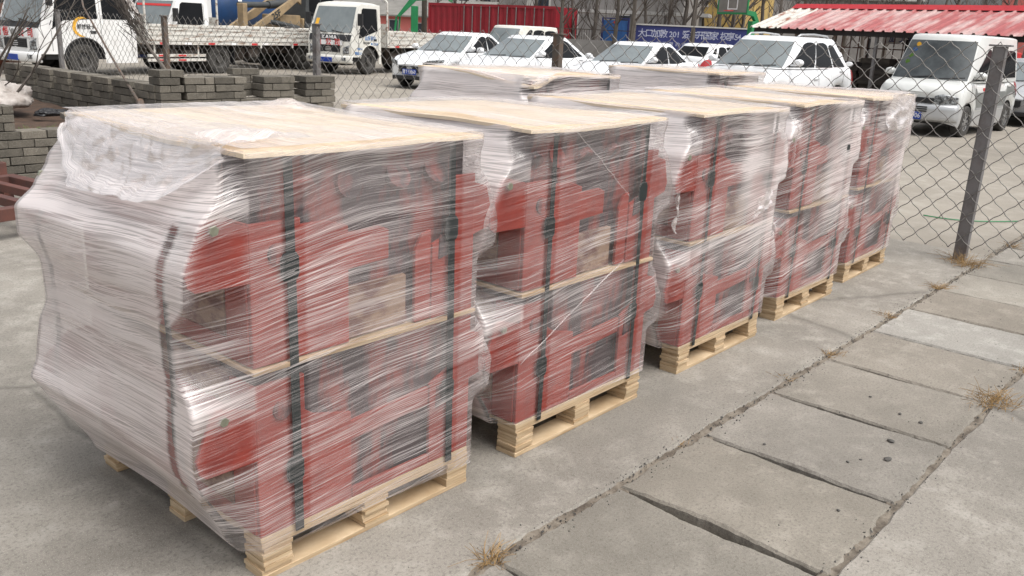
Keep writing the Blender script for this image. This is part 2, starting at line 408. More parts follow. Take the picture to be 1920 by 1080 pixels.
def text(body, size, m, parent, loc, rot, depth=.004, name='lettering', sx=1.0, bold=0.0):
    """lettering as a mesh: rot is a Matrix whose columns are writing direction, up, outward"""
    cu = bpy.data.curves.new(name, 'FONT'); cu.body = body; cu.size = size; cu.extrude = depth; cu.align_x = 'CENTER'; cu.align_y = 'CENTER'; cu.offset = bold
    cu.resolution_u = 3
    o = bpy.data.objects.new(name, cu); COL.objects.link(o)
    dg = bpy.context.evaluated_depsgraph_get()
    me = bpy.data.meshes.new_from_object(o.evaluated_get(dg)); me.name = name
    bpy.data.objects.remove(o); bpy.data.curves.remove(cu)
    me.materials.clear(); me.materials.append(M_[m])
    t = bpy.data.objects.new(name, me); COL.objects.link(t)
    rx, ru, rn = (Vector(c) for c in rot)
    t.matrix_local = Matrix(((rx.x*sx, ru.x, rn.x, loc[0]), (rx.y*sx, ru.y, rn.y, loc[1]), (rx.z*sx, ru.z, rn.z, loc[2]), (0, 0, 0, 1)))
    t.parent = parent
    return t
def nz(x, y, z=0): return mn.noise(Vector((x, y, z)))
def sstep(a, b, x):
    t = min(1, max(0, (x-a)/(b-a))); return t*t*(3-2*t)
def interp(pts, x):
    if x <= pts[0][0]: return pts[0][1]
    for (a, b), (c, d) in zip(pts, pts[1:]):
        if x <= c:
            t = (x-a)/(c-a); return b+(d-b)*t
    return pts[-1][1]
def cinterp(pts, x):
    """smooth interpolation through points"""
    if x <= pts[0][0]: return pts[0][1]
    if x >= pts[-1][0]: return pts[-1][1]
    for i in range(len(pts)-1):
        if x <= pts[i+1][0]:
            x0, y0 = pts[i]; x1, y1 = pts[i+1]
            m0 = (y1-pts[i-1][1])/(x1-pts[i-1][0]) if i > 0 else (y1-y0)/(x1-x0)
            m1 = (pts[i+2][1]-y0)/(pts[i+2][0]-x0) if i+2 < len(pts) else (y1-y0)/(x1-x0)
            h = x1-x0; t = (x-x0)/h
            return (2*t**3-3*t**2+1)*y0+(t**3-2*t**2+t)*h*m0+(-2*t**3+3*t**2)*y1+(t**3-t**2)*h*m1

# ================================================================ the setting
def sheet(name, x0, x1, y0, y1, z, m, nx=1, ny=1, parent=None):
    b = MB(); b.grid(lambda a, c: (x0+(x1-x0)*a, y0+(y1-y0)*c, z), nx, ny)
    return b
g = sheet('ground', -900, 900, -900, 900, -.25, 'dust').build('ground', 'dust'); tag(g, kind='structure')
# the far lot beyond the fence, one gentle sheet a step below the yard slab
b = MB(); b.grid(lambda a, c: (7.62+112*a, -40+130*c, -.028), 12, 12)
tag(b.build('parking_lot', 'lot'), kind='structure')

def edge_v(u, base, seed, amp=.012):      # ragged long edge of a concrete strip
    return base + amp*nz(u*2.3, seed)*1.6 + amp*.8*nz(u*11, seed+7) + amp*.4*nz(u*37, seed+3)
# yard slab under the pallets: its right-hand edge is broken and worn
JV = 1.575
b = MB()
us = [-8+i*.05 for i in range(int((7.8+8)/.05)+1)]
row = [(u, edge_v(u, JV+.004, 2.0, .010), 0) for u in us]
vs = []; fs = []
for (u, v, z) in row: vs += [(u, v-.002, -.17), (u, v, -.012), (u, v+.012, 0.0), (u, 9.0, 0.0), (u, 40.0, 0.0)]
for i in range(len(row)-1):
    for j in range(4): fs.append((i*5+j, (i+1)*5+j, (i+1)*5+j+1, i*5+j+1))
b.add(vs, fs)
tag(b.build('yard', 'yard'), kind='structure')
# concrete on the near side of the covered gutter
b = MB()
us = [-8+i*.05 for i in range(int(20/.05)+1)]
vs = []; fs = []
for u in us:
    v = edge_v(u, .761, 9.0, .011)
    vs += [(u, v, -.17), (u, v-.004, -.014), (u, v-.018, 0.0), (u, -3.0, 0.0), (u, -20.0, 0.0)]
for i in range(len(us)-1):
    for j in range(4): fs.append((i*5+j, i*5+j+1, (i+1)*5+j+1, (i+1)*5+j))
b.add(vs, fs)
tag(b.build('apron', 'yard'), kind='structure')
# dirt in the gutter between the slabs
b = MB()
def dirt(a, c):
    u = -4+16*a; v = .68+.98*c
    f1_ = math.exp(-(max(0, abs(v-1.565)-.045)/.02)**2); f2_ = math.exp(-(max(0, abs(v-.755)-.045)/.02)**2)
    return (u, v, -.135 + .128*(f1_*(1+.03*nz(u*1.7, 4))+f2_*(1+.025*nz(u*1.9, 8))) + .006*nz(u*14, v*14, 1) + .004*nz(u*40, v*40, 3))
b.grid(dirt, 900, 90)
tag(b.build('gutter', 'dirt', smooth=True), kind='structure')
# cover slabs across the gutter, edges chipped
joints = [1.80+.645*i for i in range(-4, 16)]
joints = [-1.05, -.15, .52, 1.16, 1.80, 2.475, 3.095, 3.75, 4.40, 5.07, 5.72, 6.36, 7.0, 7.64, 8.28, 8.92, 9.56, 10.2, 10.84, 11.5]
gap_n = {2.475: .058, 3.095: .045, 3.75: .042, 4.40: .036, 5.07: .040, 5.72: .03}
tones = {4.40: (1.02, 1.0, .97), 5.07: (1.25, 1.29, 1.33), 5.72: (1.0, .97, .93), 6.36: (1.22, 1.22, 1.2), 3.095: (1.0, 1.0, 1.0), 3.75: (.96, .95, .93), 2.475: (1.0, .985, .95), 1.80: (.95, .95, .93), 7.0: (1.1, 1.1, 1.08), 7.64: (1.2, 1.2, 1.2)}
for k in range(len(joints)-1):
    u0, u1 = joints[k], joints[k+1]
    g0, g1 = gap_n.get(u0, .02), gap_n.get(u1, .02)
    v0, v1 = .770, 1.556
    sd = k*3.7
    def side(t):       # t along v from 0 (near) to 1
        v = v0+(v1-v0)*t
        lo = u0 + g0*.5*(.30+.55*math.sin(math.pi*(.1+.8*t))**2+.9*abs(nz(v*2.6, sd))) + .007*nz(v*9, sd+1)+.005*nz(v*28, sd+2)
        hi = u1 - g1*.40*(.25+.5*math.sin(math.pi*(.05+.85*t))**2+.7*abs(nz(v*2.2, sd+5))) - .007*nz(v*8, sd+6) - .005*nz(v*30, sd+7)
        return v, lo, hi
    top = []; nv, nu = 40, 30
    vv = [side(i/nv) for i in range(nv+1)]
    loop = []
    for i in range(nv+1): loop.append((vv[i][1], vv[i][0]))
    for i in range(1, nu): loop.append((vv[nv][1]+(vv[nv][2]-vv[nv][1])*i/nu, vv[nv][0]+.012*nz(i*.3, sd+9)+.008*nz(i*.9, sd)))
    for i in range(nv, -1, -1): loop.append((vv[i][2], vv[i][0]))
    for i in range(nu-1, 0, -1): loop.append((vv[0][1]+(vv[0][2]-vv[0][1])*i/nu, vv[0][0]+.014*nz(i*.35, sd+4)+.008*nz(i*.9, sd+3)))
    cx, cy = (u0+u1)/2, (v0+v1)/2; n = len(loop)
    tz = (.004*nz(k*1.3, 2), .006*nz(k*2.1, 5))
    def P_(x, y, ins, z):
        dx, dy = cx-x, cy-y; l = math.hypot(dx, dy)
        return (x+dx/l*ins, y+dy/l*ins, z + tz[0]*(x-cx)/.3 + tz[1]*(y-cy)/.4)
    vs = [P_(x, y, -.004, -.15) for x, y in loop] + [P_(x, y, .0, -.010+.004*nz(x*30, y*30)) for x, y in loop] + [P_(x, y, .010+.006*nz(x*12, y*12), 0.0) for x, y in loop]
    fs = []
    for r in range(2):
        for i in range(n): fs.append((r*n+i, r*n+(i+1) % n, (r+1)*n+(i+1) % n, (r+1)*n+i))
    fs.append(tuple(range(2*n, 3*n)))
    b = MB(); b.tone = tones.get(u0, (1, 1, 1)); b.add(vs, fs)
    tag(b.build('pavement_slab', 'slab', tone=True), kind='structure')

# ================================================================ wrapped pallet loads
W_, V_ = .86, 1.02
def lerp_prof(p, z):
    for (a, b), (c, d) in zip(p, p[1:]):
        if (a >= z >= c): 
            t = (a-z)/(a-c); t = t*t*(3-2*t)*.5+t*.5
            return b+(d-b)*t
    return p[0][1] if z > p[0][0] else p[-1][1]

def ribbon(b, path, wdir, wid, th, closed=False):
    """flat strap: path in 3-D, width along wdir"""
    wd = Vector(wdir)*wid*.5; k = len(path); vs = []; fs = []
    for i, p in enumerate(path):
        p = Vector(p)
        t = Vector(path[min(i+1, k-1)])-Vector(path[max(i-1, 0)])
        nrm = t.cross(Vector(wdir)).normalized()*th*.5
        vs += [p-wd-nrm, p+wd-nrm, p+wd+nrm, p-wd+nrm]
    for i in range(k-1):
        for j in range(4): fs.append((i*4+j, i*4+(j+1) % 4, (i+1)*4+(j+1) % 4, (i+1)*4+j))
    fs += [(3, 2, 1, 0), tuple((k-1)*4+j for j in range(4))]
    b.add(vs, fs)

def crumple(name, fn, na, nb, m, parent, dens, amp=.01, sc=14, seed=0, hem=0):
    """a loose, crumpled flap of film"""
    b = MB()
    def g_(a, c):
        p = Vector(fn(a, c))
        q = p*sc
        d = Vector((abs(mn.noise(q+Vector((seed, 0, 0)))), abs(mn.noise(q+Vector((0, seed+9, 0)))), abs(mn.noise(q+Vector((4, 0, seed))))))*amp*1.7
        d += mn.noise_vector(q*2.3)*amp*.4
        return p+d
    b.grid(g_, na, nb)
    o = b.build(name, m, parent, smooth=True, fixn=False)
    me = o.data
    uvl = me.uv_layers.new(name='UVMap')
    at_ = me.attributes.new('dens', 'FLOAT', 'POINT')
    for i in range(na+1):
        for j in range(nb+1):
            at_.data[i*(nb+1)+j].value = (dens*(.55+1.1*abs(nz(i/na*6, j/nb*5, seed))))*(sstep(.0, .5, j/nb)*.85+.15 if hem else 1)+hem*sstep(.76, .93, j/nb)*(.5+1.2*abs(nz(i/na*8, 3, seed)))
    for li, l in enumerate(me.loops):
        i, j = divmod(l.vertex_index, nb+1)
        uvl.data[li].uv = (i/na*.9, j/nb*.35)
    return o

def wrapped_load(u0, v0, rz, label, seed, dens=.8, tilt=.06, zsc=1.0, zbot=.09, ear=1.0, opt=()):
    rnd = random.Random(seed)
    root = empty('wrapped_pallet', (u0, v0, 0), rz, label, 'wrapped pallet', 'film wrapped pallets of red machine parts')
    H = 1.25*zsc
    # ---- pallet
    b = MB(); 
    nb_ = 7; bw = V_/nb_
    for k in range(nb_):
        b.box(0, W_, k*bw+.003, (k+1)*bw-.004, .123, .141, 0, .0015)
    pal = b.build('pallet', 'deck', root, bevel=.002)
    for ys in (.0, .455, .92):
        MB().box(.0, W_, ys+.002, ys+.098, .105, .1225, 0, .001).build('deck_stringer', 'ply_edge', pal, bevel=.002)
        MB().box(.001, W_-.001, ys+.001, ys+.099, .0, .0175, 0, .001).build('runner', 'ply_edge', pal, bevel=.002)
        for xs in (0., .375, .755):
            bb = MB(); nl = 6; zz = .018; hh = (.1048-.018)/nl
            for l in range(nl):
                jx, jy = rnd.uniform(-.005, .005), rnd.uniform(-.005, .005)
                bb.box(xs+jx+.003, xs+.103+jx, ys+jy+.001, ys+.098+jy, zz+.0006, zz+hh-.0006); zz += hh
            bb.build('block', 'ply_edge', pal)
    # ---- two layers of red machine frames
    for layer, (z0, h) in enumerate(((.1425, .505*zsc), (.6725*zsc+.142*(1-zsc), .575*zsc))):
        b = MB()
        er = .25 if layer == 0 else .245
        ex = ear*rnd.uniform(.94, 1.06)
        hole = lambda cx, cz, r, n=14: [(cx+r*math.cos(2*math.pi*i/n), cz+r*math.sin(2*math.pi*i/n)) for i in range(n)]
        earp = [(.02, er-.002), (-.155*ex, er+.002), (-.175*ex, er+.018), (-.182*ex, er+.06), (-.132*ex, er+.172), (-.112*ex, er+.188), (-.09*ex, er+.186), (.02, er+.150)]
        colh = h-.03 if layer == 0 else h-.17
        for side in (0, 1):
            y0 = .006 if side == 0 else V_-.020
            y1 = y0+.014
            f = lambda poly, dy=0: b.prism([(x, z0+z) for x, z in poly], 1, y0+dy, y1+dy)
            f(earp if side == 0 else [(.02, er), (-.15*ex, er+.005), (-.172*ex, er+.03), (-.172*ex, er+.075), (-.08*ex, er+.15), (.02, er+.15)], .001*(1-2*side))
            f([(W_-.19, 0), (W_, 0), (W_, colh+.06), (W_-.10, colh+.06), (W_-.10, colh*.7), (W_-.19, colh*.62)])
            f([(W_-.005, er+.01), (W_+.075*ex, er+.03), (W_+.088*ex, er+.07), (W_+.06*ex, er+.17), (W_-.005, er+.19)], .001*(1-2*side))
            if layer == 0:
                f([(0, .0), (.335, .0), (.335, .30), (.20, .335), (.165, .36), (.165, colh), (0, colh)])
                f([(.337, .20), (W_-.192, .22), (W_-.192, .285), (.337, .265)], .006*(1-2*side))
                f([(.337, 0), (W_-.192, 0), (W_-.192, .035), (.337, .035)])
            else:
                f([(0, .0), (.33, .0), (.33, .36), (.25, .385), (.165, .385), (.165, colh), (0, colh)])
                f([(.332, .225), (.49, .235), (.49, .325), (.455, .34), (.332, .335)], .006*(1-2*side))
                f([(.60, .0), (W_-.192, .0), (W_-.192, .30), (.63, .29), (.60, .24)], .005*(1-2*side))
        # frame bars across the left and right ends
        for xa, xb in ((-.004, .010), (W_-.010, W_+.004)):
            for ya, yb in ((.022, .13), (V_-.13, V_-.022)):
                b.box(xa, xb, ya, yb, z0+.002, z0+colh)
            b.box(xa+.001, xb-.001, .131, V_-.131, z0+.002, z0+.06)
            b.box(xa+.001, xb-.001, .131, V_-.131, z0+er+.06, z0+er+.13)
            b.box(xa+.0012, xb-.0012, .46, .56, z0+.062, z0+er+.058)
        fr = b.build('machine_frame', 'red_metal', root, bevel=.0025)
        # dark gearing inside, with packing boards
        c = MB()
        c.box(.022, W_-.022, .045, V_-.045, z0+.001, z0+h-.005)
        if layer == 1:
            for k in range(5):
                x = .05+k*.16+rnd.uniform(-.02, .02)
                c.cyl((x, .03, z0+h-.10+rnd.uniform(-.02, .02)), (x, .05, z0+h-.10), .045, 12)
        c.cyl((.085, -.0005, z0+colh-.09), (.085, .0055, z0+colh-.09), .030, 16)
        
        c.prism([(.695, z0+.20), (.74, z0+.21), (.75, z0+.27), (.70, z0+.28)], 1, .0005, .0055)
        c.build('gear_housing', 'core', fr)
        p = MB()
        for (ya, yb, za, zb) in ((.135, .455, .065, er+.055), (.565, .885, .065, er+.055), (.135, .50, er+.135, h-.02), (.52, .885, er+.135, h-.03)):
            p.box(-.006, .012, ya, yb, z0+za, z0+zb, 0, .002)
        if layer == 1: p.box(.335, .575, .027, .044, z0+.002, z0+.165, 0, .002)
        p.build('packing_board', 'core_board', fr)
        for side in (0, 1):
            yb = -.002 if side == 0 else V_+.002
            s_ = -1 if side == 0 else 1
            bb = MB(); cz = z0+er+.162; cx = -.105*ex
            n6 = [(cx+.015*math.cos(R(60*i+12)), cz+.015*math.sin(R(60*i+12))) for i in range(6)]
            bb.prism(n6, 1, min(yb, yb+.011*s_)+.004*(1-side)*0, max(yb, yb+.011*s_))
            bb.build('bolt', 'bolt', fr, bevel=.002)
    # ---- boards
    zd = .6525*zsc+.142*(1-zsc)
    MB().box(-.012, W_+.008, -.008, V_+.006, zd+.002, zd+.0155, 0, .002).build('divider_sheet', 'ply_edge', root, bevel=.002)
    b = MB()
    warp = lambda x, y: .010*nz(x*1.6+seed, y*1.4, seed)*1.6 + .002*nz(x*9, y*9, seed)
    if 'bent' in opt: 
        warp0 = warp; warp = lambda x, y: warp0(x, y) - .06*sstep(.22, 0, x+.35*y) 
    xa, xb, ya, yb = -.016, W_+.010, -.014, V_+.014
    n_ = 24
    vs = []; fs = []
    for zt_ in (H+.004, H+.016):
        for i in range(n_+1):
            for j in range(n_+1):
                x = xa+(xb-xa)*i/n_; y = ya+(yb-ya)*j/n_
                vs.append((x+.003*nz(y*5, seed+i // n_), y+.003*nz(x*5, seed+3), zt_+warp(x, y)))
    m_ = (n_+1)**2
    for i in range(n_):
        for j in range(n_):
            a = i*(n_+1)+j; q = (a, a+1, a+n_+2, a+n_+1)
            fs.append(q); fs.append(tuple(m_+v for v in reversed(q)))
    ring = [i*(n_+1) for i in range(n_+1)]+[n_*(n_+1)+j for j in range(1, n_+1)]+[i*(n_+1)+n_ for i in range(n_-1, -1, -1)]+[j for j in range(n_-1, 0, -1)]
    for a, c in zip(ring, ring[1:]+ring[:1]): fs.append((a, c, m_+c, m_+a))
    b.add(vs, fs); top = b.build('top_sheet', 'ply_top', root)
    e = ear
    pn = [(H+.03, -.018), (H, -.020), (1.2, -.05), (1.08, -.15*e), (.96, -.196*e), (.90, -.198*e), (.66, -.192*e), (.45, -.200*e), (.39, -.19*e), (.14, -.07), (.06, -.012)]
    pf = [(H+.03, -.02), (H, -.04), (1.2, -.066), (1.12, -.09), (1.05, -.135*e), (.985, -.200*e), (.90, -.200*e), (.83, -.170*e), (.6, -.164*e), (.47, -.185*e), (.40, -.212*e), (.35, -.185*e), (.12, -.06), (.06, -.01)]
    pr = [(H+.03, W_+.016), (H, W_+.016), (1.15, W_+.02), (1.05, W_+.075*e), (.96, W_+.098*e), (.89, W_+.09*e), (.70, W_+.03), (.58, W_+.04), (.46, W_+.095*e), (.38, W_+.085*e), (.2, W_+.018), (.06, W_+.006)]
    # ---- straps
    ztop = H+.017
    for xs in (.128, .755):
        dx = rnd.uniform(-.02, .02)
        b = MB()
        path = [(xs, -.006, .124), (xs+dx*.3, -.009, .35), (xs+dx*.5, -.009, .66), (xs+dx, -.009, H-.02), (xs+dx, -.006, H-.003), (xs+dx, .02, H-.0015), (xs, V_-.02, H-.0015), (xs, V_+.006, H-.003), (xs, V_+.008, H-.02), (xs, V_+.006, .4), (xs, V_+.002, .124)]
        ribbon(b, path, (1, 0, 0), .029 if u0 < 2 else .024, .002)
        st = b.build('strap', 'strap', root)
        for bz in ((.945, .42) if rnd.random() < .6 else (.93, .36)):
            bb = MB(); bz += rnd.uniform(-.04, .04)
            bb.prism([(-.022, -.036), (.022, -.036), (.03, -.02), (.03, .03), (.02, .045), (-.02, .045), (-.03, .03), (-.03, -.018)], 1, -.0120, -.004)
            bb.xf(lambda p: (p.x+xs+dx*.5-.006, p.y, p.z+bz))
            bb.build('buckle', 'strap', st, bevel=.004)
    for ys in (.108, V_-.12):
        b = MB(); pq = pn if ys < .5 else pf
        path = [(.01, ys, .124)]+[(lerp_prof(pq, z)+.026-.014*sstep(.3, .2, abs(z-.7)), ys, z) for z in [.15+.055*q for q in range(20)] if z < H-.02]+[(-.012, ys, H-.01), (-.006, ys, H-.003), (.02, ys, H-.0025), (W_-.02, ys, H-.0025), (W_+.004, ys, H-.003), (W_+.010, ys, H-.02)]+[(lerp_prof(pr, z)-.034, ys, z) for z in [1.1-.06*q for q in range(16)]]+[(W_-.004, ys, .124)]
        ribbon(b, path, (0, 1, 0), .028, .002)
        b.build('strap', 'strap', root)
    # ---- stretch film
    def ycorner(z): return .085*(1-max(sstep(.80, .90, z)*sstep(1.24, 1.12, z), sstep(.27, .37, z)*sstep(.70, .58, z)))
    NZ = 130
    segs = (12, 44, 16, 60, 8, 18, 8, 24)
    cols = sum(segs)+1
    verts = []; uvs = []; dn = []
    Ls = [math.hypot(.2, .05), .9, .2, W_, .1, .9, .1, W_]
    cum = [-(Ls[0]+Ls[1]+Ls[2])]
    for l in Ls: cum.append(cum[-1]+l)
    for k in range(NZ+1):
        z = zbot+(H+.022-zbot)*k/NZ
        yc = ycorner(z); o = .013
        xn, xf_, xr = lerp_prof(pn, z), lerp_prof(pf, z), lerp_prof(pr, z)
        ov = .012*sstep(H-.05, H, z)
        P = [(-.0, V_+o+ov), (xf_, V_+o-yc), (xn-.002, -o+yc), (-ov*.6-.002, -o-ov), (W_+.002, -o-ov), (xr, yc-o), (xr, V_+o-yc), (W_, V_+o+ov)]
        ci = 0
        for si in range(8):
            a, c = P[si], P[(si+1) % 8]
            n = segs[si]
            for q in range(n+(1 if si == 7 else 0)):
                t = q/n
                x = a[0]+(c[0]-a[0])*t; y = a[1]+(c[1]-a[1])*t
                s = cum[si]+Ls[si]*t
                dx, dy = c[1]-a[1], -(c[0]-a[0]); l = math.hypot(dx, dy) or 1
                wgt = math.sin(math.pi*t)**.5 if 0 < t < 1 else 0
                d = (.0018*nz(s*1.6, (z-tilt*s)*26, seed)+.006*nz(s*1.4, (z-tilt*s)*7, seed+8))*wgt
                # film drawn in between the hard edges
                if si in (1, 5): d -= .020*math.sin(math.pi*t)*(1-math.exp(-((z-.7)/.5)**2)*.4)
                if si in (3,): d = max(d, -.003)
                verts.append((x + dx/l*d, y + dy/l*d, z + (.02*nz(s*1.8, seed+2) if k == 0 else 0)))
                uvs.append((s, z))
                # density: left partly whitened in place of light; raised over ears and top edge
                m1 = math.exp(-((z-1.125*zsc)/.05)**2)+math.exp(-((z-.595)/.05)**2)
                left = .86 if si in (0, 1) else 0
                if si == 1 and .084 < y < .134 and .3 < z < 1.08: left -= .9
                if si == 2: left = .28*max(0, 1-t*6)-.05-.22*sstep(1, .75, t)*max(sstep(.86, .92, z)*sstep(1.11, 1.05, z), sstep(.35, .41, z)*sstep(.58, .52, z))
                dd = left + (.42*m1 if si == 2 else .05*m1) + .10*math.exp(-((z-H)/.05)**2)
                dd += .24*max(0, nz(s*2.3, z*2.6, seed+20))
                if 'milky' in opt and si in (3, 4): dd += .85*sstep(.40, .62, t if si == 3 else 1) * sstep(.28, .6, z)*(.75+.5*nz(s*3, z*3, seed))*(.35+.65*sstep(.45, .85, z+.25*(t-.5)))
                if 'milky' in opt and si in (2,): dd *= .9
                if 'clear_low' in opt and si == 3: dd -= .05
                if si == 3 and min(abs(x-.128), abs(x-.755)) < .032: dd -= .16
                dn.append(dd)
    fs = []
    for k in range(NZ):
        for i in range(cols-1):
            fs.append((k*cols+i, k*cols+i+1, (k+1)*cols+i+1, (k+1)*cols+i))
    # film folded over the top board
    nt_ = 30; base = len(verts)
    for i in range(nt_+1):
        for j in range(nt_+1):
            x = xa-.004+(xb-xa+.008)*i/nt_; y = ya-.004+(yb-ya+.008)*j/nt_
            ed = min(x-xa, xb-x, y-ya, yb-y)
            verts.append((x, y, H+.030+warp(x, y)+.004*abs(nz(x*9, y*12, seed))+.006*abs(nz(x*3+y, y*4-x, seed+5))))
            uvs.append((y*1.2+x*.25, x*.85+y*.18))
            dn.append((.22 if min(abs(x-.128+.03*y), abs(x-.755), abs(y-.11), abs(y-V_+.12)) < .018 else 0)+.26*sstep(.16+.08*nz(x*4, y*4, seed), .02, ed)+.40*max(0, nz(x*3.5, y*3, seed+31))+.10)
    for i in range(nt_):
        for j in range(nt_):
            a = base+i*(nt_+1)+j; fs.append((a, a+nt_+1, a+nt_+2, a+1))
    me = bpy.data.meshes.new('stretch_film'); me.from_pydata(verts, [], fs)
    uvl = me.uv_layers.new(name='UVMap')
    for li, l in enumerate(me.loops): uvl.data[li].uv = uvs[l.vertex_index]
    at_ = me.attributes.new('dens', 'FLOAT', 'POINT')
    for i, d in enumerate(dn): at_.data[i].value = d
    for p in me.polygons: p.use_smooth = True
    fm = film_mat('stretch_film', dens, tilt, seed*3.1); me.materials.append(fm)
    fo = bpy.data.objects.new('stretch_film', me); COL.objects.link(fo); fo.parent = root
    return root, fm, H

loads = []
L1, f1, H1 = wrapped_load(1.238, 1.972, 0, 'nearest and largest wrapped pallet, a torn plastic flap over its left top edge', 1, .80, .08)
wrapped_load(2.362, 1.968, 0, 'second wrapped pallet from the camera, clear red ear plates and diagonal film pulls', 2, .66, .05, zbot=.145, ear=1.08, opt=('clear_low',))
L3, f3, H3 = wrapped_load(3.60, 1.99, 0, 'middle pallet of the front row, milky film with a small torn flap at mid height', 3, .9, .07, zbot=.145, opt=('milky',))
L4, f4, H4 = wrapped_load(4.79, 2.035, 0, 'fourth pallet of the front row, milky film and a crumpled tail at its left edge', 4, .95, .12, zbot=.145, ear=.9, opt=('milky',))
L5, f5, H5 = wrapped_load(5.98, 2.085, R(1), 'farthest pallet of the front row, loose film bulging from its top right corner', 5, 1.0, .10, zbot=.13, ear=.85, opt=('milky',))
wrapped_load(4.17, 3.47, R(-1), 'left pallet of the back row with a bent board at its top corner', 6, 1.1, .03, zsc=1.05, ear=1.05, opt=('bent',))
wrapped_load(6.50, 3.50, R(2), 'right pallet of the back row, pale film, in front of the white cars', 7, 1.3, .03, zsc=1.05, opt=('milky',))
# bunched strands pulled across the second load
L2 = next(o for o in bpy.data.objects if o.name.startswith('wrapped_pallet') and o['label'].startswith('second'))
f2 = next(c for c in kids(L2) if c.name.startswith('stretch_film')).data.materials[0]
for (xa, za, xb, zb_, rr_) in ((.24, 1.25, .62, .97, .003), (-.02, .40, .62, .70, .004)):
    b = MB(); b.tube([(xa+(xb-xa)*i/12, -.020+.004*nz(i*.7, xa*9), za+(zb_-za)*i/12+.008*nz(i*.5, za*7)) for i in range(13)], [rr_*(.35+.8*abs(nz(i*.8, xa*5, za))) for i in range(13)], 6)
    o = b.build('film_strand', f2, L2, smooth=True)
    at_ = o.data.attributes.new('dens', 'FLOAT', 'POINT')
    for i in range(len(o.data.vertices)): at_.data[i].value = .2
# torn flap on the nearest load, hanging over its left face, and a rolled hem
def flapf(a, c):
    y = .98-.93*a
    drop = .035+.165*math.sin(math.pi*min(1, a*1.02))**.8 + .02*math.sin(a*9)
    if c < .38:
        t = c/.38
        return (.26*(1-t)*(.45+.55*a)-.022*t, y, H1+.036)
    t = (c-.38)/.62
    fold = .034*abs(nz(a*6+t*1.5, t*1.3, 5))+.016*abs(nz(a*15, t*2, 8)); hm = .026*sstep(.80, .95, t)*(.6+.9*abs(nz(a*9, 2)))
    return (-.028-.150*t*drop/.17*.62-fold-hm, y-.03*t, H1+.030-drop*t*(1+.16*nz(a*4, 7)))
crumple('film_flap', flapf, 110, 70, f1, L1, .26, .006, 11, 2, hem=.55)
b = MB()
pts = []; rad = []
for i in range(0):
    a = i/39
    y = .93-.84*a
    drop = .04+.165*math.sin(math.pi*min(1, a*1.02))**.8
    pts.append((-.040-.082*min(1, drop/.17)+.012*nz(a*9, 3), y, H1+.025-drop+.012*nz(a*7, 1)))
    rad.append(.009+.010*abs(nz(a*11, 6))+.006*math.sin(math.pi*a))
crumple('film_tuft', lambda a, c: (-.03+.20*a, .06+.20*c, H1+.034+.022*math.sin(math.pi*a)*math.sin(math.pi*c)), 40, 40, f1, L1, .30, .014, 12, 4)
crumple('film_tuft', lambda a, c: (.66+.14*a, .78+.2*c, H1+.028+.026*math.sin(math.pi*a)*math.sin(math.pi*c)), 30, 30, f1, L1, .10, .007, 12, 8)
crumple('film_tuft', lambda a, c: (.86+.02*a+.03*c, .02+.10*a, H1-.02-.14*c), 14, 20, f1, L1, .5, .018, 25, 5)
crumple('film_tuft', lambda a, c: (.62+.16*a, -.022-.012*a*c, .80-.10*c+.06*a), 14, 14, f3, L3, .7, .014, 22, 3)
crumple('film_tuft', lambda a, c: (-.06+.07*a-.03*c, -.03+.09*a, 1.17-.24*c), 14, 24, f4, L4, .55, .022, 20, 6)
crumple('film_tuft', lambda a, c: (-.17+.07*a, -.02+.05*a, .93-.20*c), 12, 20, f3, L3, .55, .02, 22, 7)
crumple('film_flap', lambda a, c: (.30+.545*a, -.035-.03*math.sin(3*a), H5+.02-.24*c), 50, 40, f5, L5, .42, .022, 8, 9)
crumple('film_flap', lambda a, c: (.866+.012*math.sin(5*c), -.03+.45*a, H5+.02-.26*c), 34, 34, f5, L5, .42, .022, 8, 12)

# ================================================================ chain link fence
FU = 7.46
fence = empty('chain_link_fence', (FU, 9.5, 0), 0, 'rusty grey chain link fence of wavy wire between the pallets and the parked cars', 'fence')
def fence_post(v, ztop, m, lean=0, wdt=.09):
    b = MB(); x = .0; y = v-9.5
    t = .008; d = .07
    b.box(x-.035, x+.035, y-wdt/2, y-wdt/2+t, -.09, ztop-.006); b.box(x-.035, x+.035, y+wdt/2-t, y+wdt/2, -.09, ztop-.006)
    b.box(x-.035-.001, x-.035+t, y-wdt/2+t, y+wdt/2-t, -.09, ztop-.0065)
    b.box(x-.045, x+.045, y-wdt/2-.03, y+wdt/2+.03, ztop-.005, ztop+.008)
    return b.build('fence_post', m, fence, bevel=.003)
posts = [(1.72, 1.64, 'post_steel'), (5.91, 1.565, 'post_rust'), (10.06, 1.54, 'post_steel'), (14.12, 1.545, 'post_rust'), (18.22, 1.55, 'post_steel'), (-2.5, 1.66, 'post_steel')]
for v, z, m in posts: fence_post(v, z, m)
